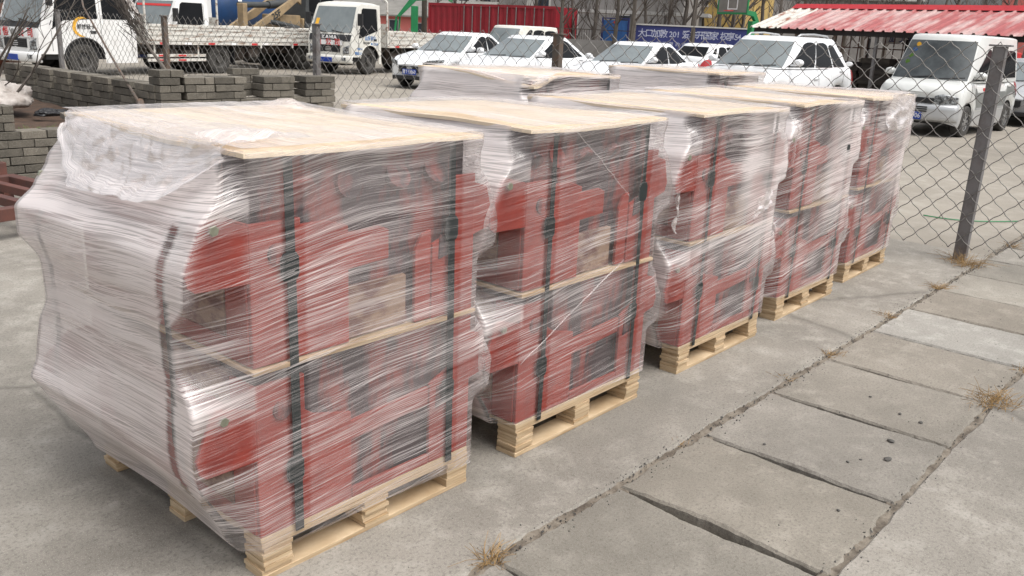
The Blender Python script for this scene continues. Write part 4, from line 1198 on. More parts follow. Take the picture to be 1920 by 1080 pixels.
    for y0 in (-.35, .25):
        p0 = gp(abs(y0+.1)/(w0*.94), .02, 1 if y0 > 0 else -1)+Vector((-.03, 0, .03)); p0.y = y0+.1
        p1 = gp(.5, .06, 1 if y0 > -.2 else -1)+Vector((-.035, 0, .035)); p1.y = y0-.35
        c.tube([p0, p1], .012, 5)
    c.build('wiper', 'black', root)
    if rails:
        for sd in (-1, 1):
            c = MB(); c.tube([(xb1+.25, sd*w1*.86, roofz+.02), (xb1+.40, sd*w1*.88, roofz+.085), (cx, sd*w1*.9, roofz+.105), (xr1-.35, sd*w1*.88, roofz+.08), (xr1-.2, sd*w1*.86, roofz+.015)], .02, 6); c.build('roof_rail', 'silver', root, smooth=True)
    if sunroof:
        c = MB(); c.grid(lambda a, t: (cx-.35+.7*a, -.38+.76*t, roofz+.0535), 4, 4); c.build('sunroof', 'glass_pale', root)
    return root, sec, gp, patch, gpatch
SED = [(0, .60), (.10, .70), (.35, .79), (.8, .88), (1.25, .95), (2.2, .97), (3.6, 1.00), (4.1, 1.0), (4.42, .95), (4.5, .74)]
SEDg = (1.08, 2.00, 3.10, 4.02, .93)
SEDw = [(.03, .47, .16, .02, .06, .90), (.50, .80, .005, .005, .06, .90), (.815, .93, .005, -.09, .06, .86)]
DP = R(-2)
car('parked_car', 'leftmost white sedan of the parked row with its blue plate and grille showing', 'car', at(812, 24.2)+Vector((-1.05, -.25, -.03)), R(11), 4.5, 1.74, 1.48, SED, SEDg, (.86, 3.46), .31, SEDw, plate='鲁T·U860')
car('parked_car', 'second white sedan from the left, standing before the crimson container', 'car', at(945, 22.6)+Vector((-1.1, -.1, -.03)), R(6), 4.6, 1.80, 1.49, SED, (1.02, 2.05, 3.2, 4.15, .93), (.88, 3.52), .32, SEDw)
car('parked_car', 'third white sedan, in front of the blue lettered wall', 'car', at(1150, 22.0)+Vector((-1.1, -.1, -.03)), R(4), 4.5, 1.74, 1.46, SED, SEDg, (.86, 3.46), .31, SEDw)
SUVt = [(0, .74), (.08, .86), (.3, .96), (.9, 1.05), (1.2, 1.08), (2.4, 1.11), (4.0, 1.15), (4.35, 1.10), (4.5, .85)]
car('parked_suv', 'white suv with roof rails and sunroof beside the pale van', 'suv', at(1395, 18.4)+Vector((-1.0, 0, -.03)), R(-3), 4.5, 1.86, 1.74, SUVt, (1.02, 1.80, 3.75, 4.32, 1.10), (.90, 3.58), .36,
    [(.02, .40, .12, .02, .06, .90), (.425, .70, .005, .0, .06, .90), (.725, .93, .0, -.06, .08, .84)], front='suv', rails=True, sunroof=True)
VANt = [(0, .80), (.04, .87), (.15, .95), (.5, 1.03), (.8, 1.06), (3.6, 1.06), (3.72, 1.0), (3.78, .8)]
vr, vsec, vgp, vpatch, vgpatch = car('parked_van', 'pale minivan with silver bumper and plate ending in 906 behind the grey post', 'van', Vector((17.95, 5.48, -.03)), R(-3), 3.78, 1.60, 1.92, VANt, (.46, 1.02, 3.62, 3.74, 1.03), (.72, 3.22), .30,
    [(.02, .26, .16, .02, .03, .74), (.30, .58, .015, .015, .06, .74), (.61, .95, .01, -.01, .10, .74)], paint='van_paint', group=None, front='van', plate='鲁M·8906', front_glass='glass_van', wide=(.97, .84), blunt=.24, lower='silver', spokes=7)
for sd in (-1, 1): 
    vpatch('side_panel', .95, 3.55, .40, .74, sd, 'van_grey', 30, 5, .004)
    vpatch('side_moulding', 1.1, 3.5, .36, .41, sd, 'silver', 24, 2, .012)
for (y, t, m) in ((.62, .78, 'amber_ink'), (.66, .66, 'blue_panel'), (.70, .52, 'weed'), (.72, .38, 'weed')):
    c = MB(); p = vgp(y, t, 1)+Vector((-.022, 0, .012)); c.lathe([(.001, -.003), (.045, 0)], p, 0, 12); c.build('sticker', m, vr)
c = MB(); y, z = vsec(1.5, .80); c.box(1.45, 1.62, -y-.012, -y+.002, z-.03, z+.03); c.build('door_sticker', 'red_ink', vr)
HAT = [(0, .70), (.2, .82), (.8, .95), (1.0, 1.0), (2.6, 1.05), (3.1, 1.05), (3.4, 1.0), (3.5, .7)]
car('parked_car', 'small white hatchback seen from behind, between the third sedan and the suv', 'car', at(1322, 27.5)+Vector((3.4, .1, -.03)), R(172), 3.5, 1.6, 1.46, HAT, (.85, 1.55, 2.95, 3.42, 1.0), (.7, 2.9), .29,
    [(.03, .45, .16, .02, .06, .9), (.49, .78, .005, -.03, .06, .9), (.82, .95, .005, -.06, .1, .8)], blunt=.45)
car('parked_car', 'silver car half hidden behind the pale minivan at the right edge', 'car', Vector((22.6, 4.95, -.03)), R(-3), 4.4, 1.74, 1.50, SED, SEDg, (.86, 3.46), .31, SEDw, paint='silver', group=None)
car('parked_van', 'beige van roof showing between the two left sedans and the container', 'van', at(916, 34)+Vector((0, 0, -.03)), R(4), 3.9, 1.62, 1.76, VANt, (.46, 1.02, 3.62, 3.74, 1.03), (.72, 3.22), .30,
    [(.02, .26, .16, .02, .05, .86), (.30, .58, .015, .015, .06, .86), (.61, .95, .01, -.01, .10, .84)], paint='ivory_paint', group=None, front='van', wide=(.97, .86), blunt=.35)
car('parked_car', 'white car with a red tail lamp showing behind the suv', 'car', at(1546, 25)+Vector((4.3*math.cos(R(24)), 4.3*math.sin(R(24)), -.03)), R(204), 4.3, 1.7, 1.42, SED, SEDg, (.86, 3.3), .31, SEDw)

def truck(name, label, loc, phi, paint, cab_len, bed, Hc=2.18, wxf=.95, wr=.37, rearx=None, band=None, bandz=1.02, windows=1, bed_panels=(1,), bedm='bed_paint', plate=None, guard=False, rearaxles=1, panel_h=.46, bedz=.80, gate=False, CW=1.76, arch=.52):
    """light flatbed truck: x from the nose backwards, -y the driver's side"""
    root = empty(name, loc, phi, label, 'truck', None)
    HW = CW/2
    def tap(p):
        k = 1-.085*max(0, (p.z-1.15)/(Hc-1.15))**1.3 if p.z > 1.15 else 1
        f = 1-.05*max(0, 1-p.x/.25)**2
        return (p.x+.07*(p.y/HW)**2*max(0, 1-p.x/.8), p.y*k*f, p.z)
    # front outline of the cab: bumper line, nose, raked windscreen, roof
    def xfront(z): return cinterp([(.30, .03), (.55, 0), (.95, .0), (1.15, .05), (1.25, .11), (Hc-.12, .50), (Hc-.05, .58), (Hc, .74)], z)
    zs = [.33, .45, .55, .75, .95, 1.08, 1.16, 1.25, 1.4, 1.55, 1.7, 1.85, Hc-.2, Hc-.12, Hc-.06, Hc-.02, Hc]
    xs = [0, .04, .09, .16, .25]+[wxf-arch*math.cos(R(a)) for a in range(0, 181, 12)]+[cab_len*.8, cab_len*.9, cab_len-.08, cab_len-.02, cab_len]
    xs = sorted(x for x in set(xs) if 0 <= x <= cab_len)
    b = MB()
    def low(x):
        d = abs(x-wxf)
        if d < arch: return max(.33, wr+.02+math.sqrt(arch*arch-d*d)*.92)
        return .33 if x > wxf else .55
    for sd in (-1, 1):
        # cab flank as columns from the sill (or wheel arch) to the roof line
        def f(a, t):
            zt_ = Hc-.05; 
            xx = xs[min(len(xs)-1, int(round(a*(len(xs)-1))))]
            z0 = low(xx); z = z0+(zt_-z0)*t
            x = max(xx, 0); xf_ = xfront(z)
            x = xf_+(cab_len-xf_)*(x/cab_len)
            return tap(Vector((x, sd*HW, z)))
        b.grid(f, len(xs)-1, 22)
    # front, roof and back panels
    b.grid(lambda a, t: tap(Vector((xfront(.50+(Hc-.55)*t), (2*a-1)*HW, .50+(Hc-.55)*t))), 16, 26)
    def roof(a, t):
        z = Hc-.05; x = xfront(z)+(cab_len-xfront(z))*t; y = (2*a-1)
        zz = z+.07*(1-abs(y)**5)*(1-abs(2*t-1)**7)
        return tap(Vector((x, y*HW, zz)))
    b.grid(roof, 16, 14)
    b.grid(lambda a, t: tap(Vector((cab_len, (2*a-1)*HW, .5+(Hc-.55)*t))), 8, 10)
    cab = b.build('cab', paint, root, smooth='auto')
    md = cab.modifiers.new('weld', 'WELD'); md.merge_threshold = .004
    MB().box(.25, cab_len-.05, -HW+.10, HW-.10, .42, 1.1).build('cab_floor', 'black', cab)
    # glass
    c = MB(); z0, z1 = 1.27, Hc-.15
    c.grid(lambda a, t: tuple(Vector(tap(Vector((xfront(z0+(z1-z0)*t), (2*a-1)*(HW-.10), z0+(z1-z0)*t))))+Vector((-.010, 0, .006))), 14, 8); c.build('windscreen', 'glass_pale', cab, smooth=True)
    c = MB()
    for y in (-.55, .1): c.tube([tuple(Vector(tap(Vector((xfront(1.26), y, 1.26))))+Vector((-.03, 0, 0))), tuple(Vector(tap(Vector((xfront(1.33), y+.5, 1.33))))+Vector((-.03, 0, .01)))], .012, 5)
    c.build('wiper', 'black', cab)
    for sd in (-1, 1):
        # front door window with the dropped sill, then further windows
        wins = []
        w_end = cab_len*(.88 if windows == 1 else .60)
        wins.append([(.36, 1.12), (.62, 1.16) if windows == 1 else (.70, 1.34), (w_end, 1.36 if windows == 1 else 1.40), (w_end, Hc-.17), (.70, Hc-.17), (.62, Hc-.22)])
        if windows > 1: wins.append([(cab_len*.655, 1.40), (cab_len*.93, 1.40), (cab_len*.93, Hc-.17), (cab_len*.655, Hc-.17)])
        for wpoly in wins:
            c = MB(); n = len(wpoly)
            vs = [Vector(tap(Vector((x, sd*HW, z)))) for x, z in wpoly]
            c.add([v+Vector((0, .008*sd, 0)) for v in vs]+[v+Vector((0, -.004*sd, 0)) for v in vs], [tuple(range(n))]+[(i, (i+1) % n, n+(i+1) % n, n+i) for i in range(n)])
            c.build('side_window', 'glass', cab, bevel=.004)
        for dx in ([.34, cab_len*.90] if windows == 1 else [.34, cab_len*.63, cab_len*.95]):
            c = MB()
            pts = [Vector(tap(Vector((dx, sd*HW, z))))+Vector((0, .002*sd, 0)) for z in (.98 if dx < 1.3 and windows == 1 else .5, 1.0, 1.3, Hc-.2)] if dx > .5 else [Vector(tap(Vector((dx, sd*HW, z))))+Vector((0, .002*sd, 0)) for z in (.62, .8, 1.0, 1.1)]
            c.tube(pts, .006, 4); c.build('door_gap', 'black', cab)
        c = MB(); hx = w_end-.22; c.box(hx, hx+.16, sd*HW-.004 if sd > 0 else -HW-.012, sd*HW+.012 if sd > 0 else -HW+.004, 1.04, 1.11); c.build('door_handle', 'black', cab, bevel=.02)
        # mirror on its arm
        c = MB(); mx, my = .34, (HW+.13)*sd
        c.tube([(.42, HW*.94*sd, Hc-.40), (mx-.02, my, Hc-.36)], .012, 5); c.tube([(.36, HW*.98*sd, 1.22), (mx-.02, my, 1.34)], .012, 5)
        c.cbox((mx-.03, my, Hc-.52), (.07, .17, .36)); c.build('mirror', 'black', cab, bevel=.02)
        # headlamp
        c = MB(); c.grid(lambda a, t: tuple(Vector(tap(Vector((xfront(.72)+.0, sd*(HW-.30+.30*a), .64+.30*t*(.6+.4*a)))))+Vector((-.012+.05*a**3, sd*.004, 0))), 8, 5); c.build('headlight', 'lamp_clear', cab, smooth=True, solid=.01)
        # mudguard lip
        c = MB(); c.tube([(wxf-arch*math.cos(R(a)), (HW-.004)*sd, wr+.02+arch*.92*math.sin(R(a))) for a in range(8, 173, 12)], .022, 5); c.build('wheel_arch', 'black' if windows > 1 else paint, cab, smooth=True)
        add_wheel(root, wxf, (HW-.16)*sd, wr, .24, 0, 'rim_shaded')
    # nose: grille, dark band and bumper
    c = MB()
    for k in range(4): c.box(-.015, .03, -.42, .42, .70+.045*k, .725+.045*k)
    c.box(-.005, .03, -.45, .45, .68, .89); c.build('grille', 'black', cab, bevel=.006)
    c = MB(); c.grid(lambda a, t: tuple(Vector(tap(Vector((xfront(bandz+.20*t), (2*a-1)*(HW-.05), bandz+.20*t))))+Vector((-.008, 0, 0))), 14, 4); c.build('nose_band', 'black' if band else paint, cab, smooth=True)
    c = MB(); c.grid(lambda a, t: (-.085+.13*abs(2*a-1)**4+.03*abs(2*t-1)**3, (2*a-1)*(HW+.01), .36+.22*t), 20, 6); bp = c.build('bumper', paint, root, smooth=True, solid=.05)
    for sd in (-1, 1): MB().box(-.088, -.06, sd*.62-.10, sd*.62+.10, .43, .53).build('fog_lamp', 'lamp_clear', bp, bevel=.01)
    c = MB(); c.box(-.125, -.10, -.22, .22, .38, .52); pl = c.build('number_plate', 'plate_blue', bp, bevel=.006)
    # chassis, bed
    bx0, bl, bw = bed; x1 = bx0+bl
    c = MB()
    for sd in (-1, 1): c.box(cab_len*.5, x1-.15, sd*.40-.04, sd*.40+.04, .52, .70)
    for k in range(6): c.box(bx0+.15+k*(bl-.4)/5, bx0+.22+k*(bl-.4)/5, -bw/2+.1, bw/2-.1, .70, bedz-.022)
    c.cyl((bx0+.5, -.62, .50), (bx0+1.15, -.62, .50), .20, 14); c.box(bx0+1.3, bx0+1.75, -.85, -.5, .42, .66)
    c.build('chassis', 'dark_steel', root)
    c = MB(); c.box(bx0, x1, -bw/2, bw/2, bedz-.02, bedz+.06); c.build('bed_floor', bedm, root, bevel=.008)
    zt_ = bedz+.06+panel_h
    for sd in (-1, 1):
        xa = bx0+.02; tot = sum(bed_panels)
        for ln in bed_panels:
            l = (bl-.04)*ln/tot; c = MB(); ya, yb = sorted((sd*bw/2, sd*(bw/2-.03)))
            c.box(xa+.03, xa+l-.03, ya+.004, yb-.004, bedz+.062, zt_)
            yo = sd*(bw/2+.012); ylo, yhi = sorted((yo, sd*(bw/2-.002)))
            for (za, zb_) in ((.02, .09), (.17, .22), (.30, .35), (panel_h-.06, panel_h+.012)): c.box(xa+.03, xa+l-.03, ylo, yhi, bedz+.06+za, bedz+.06+zb_)
            for q in range(int(l/.45)+1 if gate else 0): c.box(xa+.05+q*.45, xa+.10+q*.45, ylo-.003, yhi+.003, bedz+.08, zt_)
            c.build('side_board', bedm, root, bevel=.006)
            MB().box(xa+l-.026, xa+l+.026, ya-.008, yb+.008, bedz-.10, zt_+.03).build('bed_post', bedm, root, bevel=.006)
            xa += l
        for q in range(5):
            rx = bx0+.4+q*(bl-.8)/4
            MB().box(rx, rx+.24, min(sd*bw/2, sd*(bw/2+.006)), max(sd*bw/2, sd*(bw/2+.006)), bedz-.012, bedz+.045).build('reflector', ('red_ink', 'white_ink')[q % 2], root)
    MB().box(x1-.03, x1, -bw/2+.04, bw/2-.04, bedz+.062, zt_).build('tailboard', bedm, root, bevel=.006)
    c = MB(); c.box(bx0, bx0+.04, -bw/2+.04, bw/2-.04, bedz+.062, zt_+.25)
    for y in (-bw/2+.06, bw/2-.06): c.tube([(bx0+.02, y, bedz), (bx0+.02, y, Hc+.05), (bx0-.02, y*.9, Hc+.16)], .032, 8)
    c.tube([(bx0-.02, -bw/2*.9+.06, Hc+.16), (bx0-.02, bw/2*.9-.06, Hc+.16)], .03, 8)
    for y in (-.4, 0, .4): c.tube([(bx0+.02, y, bedz), (bx0+.02, y, Hc-.1)], .02, 6)
    c.build('headboard', bedm, root, smooth='auto')
    rx = rearx or (bx0+bl*.62)
    for k in range(rearaxles):
        for sd in (-1, 1):
            add_wheel(root, rx+k*.9, (bw/2-.20)*sd, wr, .22, 0, 'rim_shaded'); add_wheel(root, rx+k*.9, (bw/2-.46)*sd, wr, .22, 0, 'rim_shaded')
            MB().box(rx+k*.9+.5, rx+k*.9+.515, min(sd*(bw/2-.05), sd*(bw/2-.5)), max(sd*(bw/2-.05), sd*(bw/2-.5)), .25, .70).build('mudflap', 'black', root)
    if guard:
        for sd in (-1, 1):
            gd = MB()
            for z in (.36, .48): gd.box(bx0+.02, rx-.55, min(sd*(bw/2-.03), sd*(bw/2-.06)), max(sd*(bw/2-.03), sd*(bw/2-.06)), z, z+.075)
            for q in (bx0+.25, rx-.8): gd.box(q, q+.05, min(sd*(bw/2-.07), sd*(bw/2-.1)), max(sd*(bw/2-.07), sd*(bw/2-.1)), .36, bedz-.02)
            go = gd.build('side_guard', bedm, root, bevel=.006)
            for q in (bx0+.35, bx0+1.0):
                for z in (.375, .495): MB().box(q, q+.26, min(sd*(bw/2-.03), sd*(bw/2-.024)), max(sd*(bw/2-.03), sd*(bw/2-.024)), z, z+.045).build('reflector', 'red_ink', go)
    return root, cab, tap, xfront, HW
LEFT = ((1, 0, 0), (0, 0, 1), (0, -1, 0))      # lettering on the driver's side
NOSE = ((0, -1, 0), (0, 0, 1), (-1, 0, 0))     # lettering on the nose
# truck 1, at the left, long cab with two side windows
T1 = at(50, 21.2)+Vector((0, .75, -.03))
r1, c1, tp1, xf1, hw1 = truck('flatbed_truck', 'white truck at the left with yellow crescent emblem on its door', T1, R(11), 'truck_white', 2.72, (2.95, 4.05, 2.0), Hc=2.36, wxf=1.22, wr=.40, rearx=5.45, windows=2, band=True, bandz=1.15, bed_panels=(4.05,), guard=True, panel_h=.44, bedz=.82, arch=.56)
def crescent(par, x, z, r):
    b = MB(); o = []; i_ = []
    for k in range(25):
        a = R(55+k*230/24); o.append((x+r*math.cos(a), z+r*math.sin(a)*.95))
        w_ = r*(1-.30*math.sin(math.pi*k/24)**.8); i_.append((x+.05*r+w_*math.cos(a)*.98, z+w_*math.sin(a)*.93))
    n = len(o)
    vs = [(p[0], -hw1-.007, p[1]) for p in o]+[(p[0], -hw1-.007, p[1]) for p in i_]
    b.add(vs, [(k, k+1, n+k+1, n+k) for k in range(n-1)]); b.build('emblem', 'amber_ink', par, solid=.004)
crescent(c1, 1.18, 1.20, .25)
text('解放轻卡', .125, 'black_ink', c1, (1.30, -hw1-.008, 1.20), LEFT, .002, bold=.002)
text('J6F', .06, 'black_ink', c1, (1.42, -hw1-.008, 1.10), LEFT, .002)
c = MB(); c.grid(lambda a, t: (xf1(.92)-.010+.06*(abs(2*a-1))**2, (2*a-1)*.80, .92+.20*t), 12, 3); bd = c.build('name_board', 'white_ink', c1, solid=.006)
for ch, y in (('鲁', .66), ('恒', .34), ('公', -.28), ('司', -.60)): text(ch, .23, 'red_ink', bd, (-.022+.06*(y/.8)**2, y, 1.02), NOSE, .003, bold=.004)
c = MB(); c.lathe([(.001, -.015), (.085, -.012), (.095, .0)], (-.012, .03, 1.02), 0, 16); c.build('badge', 'rim', c1)
# truck 2 behind its bed
T2 = at(268, 25.6)+Vector((0, 0, -.03))
r2, c2, tp2, xf2, hw2 = truck('flatbed_truck', 'second white truck, its cab rising behind the bed of the crescent truck', T2, R(12), 'truck_white', 1.62, (1.85, 6.2, 2.0), Hc=2.10, wr=.40, rearx=5.6, bed_panels=(3, 3), panel_h=.44, bedz=.80, gate=True)
c = MB(); c.grid(lambda a, t: tuple(Vector(tp2(Vector((xf2(1.80+.06*t), (2*a-1)*.75, 1.80+.06*t))))+Vector((-.018, 0, .008))), 8, 2); c.build('sun_strip', 'red_ink', c2)
# truck 3, facing the camera more
T3 = at(615, 28.4)+Vector((0, 0, -.03))
r3, c3, tp3, xf3, hw3 = truck('flatbed_truck', 'ivory truck facing the camera with blue and red lettering behind the fence', T3, R(15), 'ivory_paint', 1.62, (1.86, 4.3, 2.0), Hc=2.20, wr=.42, wxf=1.0, rearx=4.6, band=True, bed_panels=(2, 2), panel_h=.42, bedz=.86, gate=True)
text('KAMA', .17, 'white_ink', c3, (xf3(1.12)-.014, -.02, 1.12), NOSE, .003, sx=1.25, bold=.004)
c = MB(); c.grid(lambda a, t: (-.014, (2*a-1)*.55, .90+.14*t), 6, 2); bd = c.build('name_board', 'white_ink', c3, solid=.006)
for ch, y in (('恒', .36), ('公', -.02), ('司', -.36)): text(ch, .22, 'red_ink', bd, (-.020, y, .97), NOSE, .003, bold=.005)
text('山东省山', .15, 'blue_ink', c3, (1.02, -hw3-.006, 1.12), LEFT, .002, bold=.002)
text('恒达运输', .085, 'black_ink', c3, (.80, -hw3-.006, .98), LEFT, .002)
text('鲁 T7210', .10, 'blue_ink', c3, (1.24, -hw3-.006, .94), LEFT, .002, bold=.002)
text('核载 2人', .075, 'blue_ink', c3, (.46, -hw3-.006, .80), LEFT, .002)
text('禁油 2人', .10, 'blue_ink', c3, (.38, -hw3-.006, .66), LEFT, .002, bold=.002)
c = MB(); c.grid(lambda a, t: tuple(Vector(tp3(Vector((xf3(1.34+.34*t), .56+.14*a, 1.34+.34*t))))+Vector((-.016, 0, .008))), 3, 3); c.build('windscreen_sticker', 'amber_ink', c3)

# wheel loader, bucket arms towards the left
LD = at(520, 33)+Vector((0, 0, -.03))
ld = empty('wheel_loader', LD, R(10), 'dusty yellow wheel loader with dark cab and raised arm between the trucks', 'wheel loader', None)
b = MB(); b.prism([(-1.75, 1.28), (-1.60, 1.18), (-.5, 1.62), (.45, 2.22), (.62, 2.12), (.62, 2.38), (.40, 2.42), (-.55, 1.92)], 1, -.62, -.50); arm = b.build('lift_arm', 'loader_yellow', ld, bevel=.015)
text('25F', .30, 'black_ink', arm, (-.62, -.625, 1.72), (Vector((1, 0, .52)).normalized(), Vector((-.52, 0, 1)).normalized(), (0, -1, 0)), .003, bold=.012)
MB().prism([(-1.75, 1.28), (-1.60, 1.18), (-.5, 1.62), (.45, 2.22), (.62, 2.38), (.40, 2.42), (-.55, 1.92)], 1, .50, .62).build('lift_arm', 'loader_yellow', ld, bevel=.015)
b = MB(); b.box(-2.25, -2.05, -.75, -.45, .9, 2.05); b.prism([(-2.3, .3), (-1.3, .35), (-1.7, 1.0), (-2.2, 1.05)], 1, -.9, .9); b.build('bucket', 'loader_yellow', ld, bevel=.03)
b = MB(); b.cyl((-1.95, -.2, 2.0), (-.55, -.2, 2.05), .10, 12, 0); b.cyl((-.6, -.2, 2.05), (.4, -.2, 2.15), .14, 12); b.cyl((-.9, -.56, 1.5), (.5, -.56, 1.3), .09, 10); b.build('hydraulic_cylinder', 'loader_dark', ld, smooth='auto')
b = MB(); b.prism([(.75, 1.3), (.85, 2.95), (2.25, 2.95), (2.35, 1.3)], 1, -.68, .68); cb = b.build('cab', 'loader_dark', ld, bevel=.05)
for xa, xb in ((.95, 1.50), (1.58, 2.18)): MB().box(xa, xb, -.692, -.675, 1.75, 2.82).build('side_window', 'glass', cb)
MB().grid(lambda a, t: (.775+.07*t, (2*a-1)*.58, 1.65+1.15*t), 2, 2).build('windscreen', 'glass', cb)
b = MB(); b.box(-.3, .75, -.45, .45, .8, 1.75); b.box(.7, 3.9, -.6, .6, .8, 1.65); b.build('body', 'loader_yellow', ld, bevel=.04)
for x in (-.35, 2.6):
    for s in (-1, 1): add_wheel(ld, x, .95*s, .68, .45, 0, 'rim_shaded')
# tank truck behind
TK = at(425, 36)+Vector((0, 0, -.03))
tk = empty('tank_truck', TK, R(12), 'blue and white tank truck standing behind the two flatbeds', 'tank truck', None)
b = MB(); b.lathe([(.01, -.2), (.7, -.12), (1.12, .25), (1.22, .9), (1.22, 4.2), (.95, 5.0), (.5, 5.3), (.01, 5.3)], (-1.4, 0, 2.0), 0, 36); b.build('tank', 'tank_blue', tk, smooth=True)
b = MB(); b.lathe([(1.225, .9), (1.235, .95), (1.235, 1.05), (1.225, 1.1)], (-1.4, 0, 2.0), 0, 36)
def stripe(a, t):
    x = -1.15+3.95*a; g_ = R(100+ (42-8*a)*t); r = 1.228 if a > .16 else 1.12+.108*(a/.16)
    return (x, r*math.cos(g_)*1.0, 2.0+r*math.sin(g_)*1.0)
b.grid(stripe, 24, 10); b.build('stripe', 'white_ink', tk, smooth=True)
b = MB(); b.box(-1.6, 4.6, -.45, .45, .75, .95); b.prism([(3.3, .95), (4.2, .95), (3.9, 2.0), (3.5, 2.0)], 1, -.5, .5); b.build('chassis', 'dark_steel', tk)
b = MB(); b.prism([(-3.3, .7), (-3.35, 1.4), (-3.1, 2.7), (-1.75, 2.8), (-1.7, .7)], 1, -1.15, 1.15); b.build('cab', 'truck_white', tk, bevel=.08)
for x in (-2.6, 2.0, 3.2):
    for s in (-1, 1): add_wheel(tk, x, .95*s, .5, .3, 0, 'rim_shaded')

# ================================================================ background structures
def face_frame(p0, p1):
    """local frame of a wall from p0 to p1 (left to right as seen from the yard)"""
    d = Vector((p1.x-p0.x, p1.y-p0.y, 0)); return d.length, math.atan2(d.y, d.x)
def house(name, label, p0, p1, depth, h, m, wins=(), roof=None, z0=-.05, roofm='grey_roof', wm='window', overhang=.35):
    L, rz = face_frame(p0, p1); root = empty(name, (p0.x, p0.y, z0), rz, label, 'building', None)
    MB().box(0, L, 0, depth, 0, h).build('wall', m, root)
    for (x, z, w_, hh) in wins:
        f = MB(); f.box(x-.06, x+w_+.06, -.05, .04, z-.06, z+hh+.06); fo = f.build('window', 'pale_wall', root)
        MB().box(x, x+w_, -.058, .02, z, z+hh).build('pane', wm, fo)
    if roof:
        b = MB(); b.prism([(-overhang, h-.02), (depth/2, h+roof), (depth+overhang, h-.02), (depth+overhang, h-.12), (depth/2, h+roof-.12), (-overhang, h-.12)], 0, -overhang, L+overhang)
        b.build('roof', roofm, root)
    return root
house('shed_house', 'low pink shed with a grey roof and one small window', at(600, 64), at(900, 61), 6, 2.22, 'pink_wall', [(5.3, 1.15, .6, .7), (7.2, .2, .75, 1.5)], 1.15, roofm='grey_roof')
# crimson container on its wheels
p0, p1 = at(803, 53), at(1041, 48.5)
L, rz = face_frame(p0, p1)
ct = empty('container', (p0.x, p0.y, -.03), rz, 'long crimson cargo container with ribbed sides behind the white sedans', 'container', None)
b = MB(); zc0, zc1 = .55, 2.86
b.box(.05, L-.05, .05, 2.4, zc0+.01, zc1-.02)
n = int(L/.42); 
for k in range(n): b.prism([(k*L/n+.05, .05), (k*L/n+.13, -.0), (k*L/n+.26, -.0), (k*L/n+.34, .05)], 2, zc0+.15, zc1-.16)
b.build('wall', 'container', ct)
b = MB(); b.box(0, L, -.03, .10, zc1-.15, zc1); b.box(0, L, -.03, .10, zc0, zc0+.14)
for x in (0, L*.25, L-.12): b.box(x, x+.12, -.034, .10, zc0, zc1)
b.build('frame', 'container', ct)
for k in range(10): MB().cyl((L*.30+k*L*.068, -.05, zc0+.1), (L*.30+k*L*.068, -.05, zc1-.1), .028, 6).build('lock_bar', 'post_steel', ct)
b = MB(); b.box(.4, L-.4, .3, 2.1, .0, zc0-.01); b.build('support', 'dark_steel', ct)
# utility pole and hoops
b = MB(); b.tube([(0, 0, -.1), (0, 0, 7.5)], .13, 10, 0, True, .09); o = b.build('utility_pole', 'bark', smooth=True); o.location = at(795, 40); tag(o, 'weathered utility pole beside the green hoop and pink shed', 'pole')
def hoop(px, dp, rz, label, boardless=False):
    r = empty('basketball_hoop', at(px, dp)+Vector((0, 0, -.03)), rz, label, 'basketball hoop', None)
    b = MB(); b.box(-.14, .14, -.14, .14, 0, 2.35); b.build('post', 'green_paint', r, bevel=.02)
    b = MB(); b.prism([(-.75, 1.9), (-.60, 1.9), (.05, 2.55), (1.45, 2.72), (1.45, 2.86), (-.1, 2.75)], 1, -.09, .09); b.tube([(-.75, 0, 1.9), (-.95, 0, .1)], .05, 6); b.tube([(-.62, .12, 1.9), (-.75, .12, .1)], .04, 6)
    b.build('arm', 'green_paint', r, bevel=.01)
    b = MB(); b.box(1.45, 1.50, -.9, .9, 2.62, 3.67); bo = b.build('backboard', 'grey_roof', r, bevel=.01)
    fr_ = MB()
    for (ya, yb, za, zb) in ((-.92, .92, 2.58, 2.66), (-.92, .92, 3.63, 3.70), (-.92, -.86, 2.661, 3.629), (.86, .92, 2.661, 3.629)): fr_.box(1.44, 1.515, ya, yb, za, zb)
    fr_.build('board_frame', 'green_paint', bo)
    fr_ = MB()
    for (ya, yb, za, zb) in ((-.30, .30, 2.78, 2.82), (-.30, .30, 3.21, 3.25), (-.30, -.26, 2.821, 3.209), (.26, .30, 2.821, 3.209)): fr_.box(1.50, 1.52, ya, yb, za, zb)
    fr_.build('target_mark', 'white_ink', bo)
    b = MB(); b.tube([(1.75+.225*math.cos(R(a)), .225*math.sin(R(a)), 2.72) for a in range(0, 361, 20)], .012, 5); b.build('rim', 'red_ink', bo)
    return r
hoop(777, 38, R(-48), 'green basketball hoop seen from the side before the pink shed')
h2 = hoop(1408, 43, R(168), 'green basketball hoop facing the yard beside the red roofed shed'); h2.scale = (1.0, .95, 1.05)
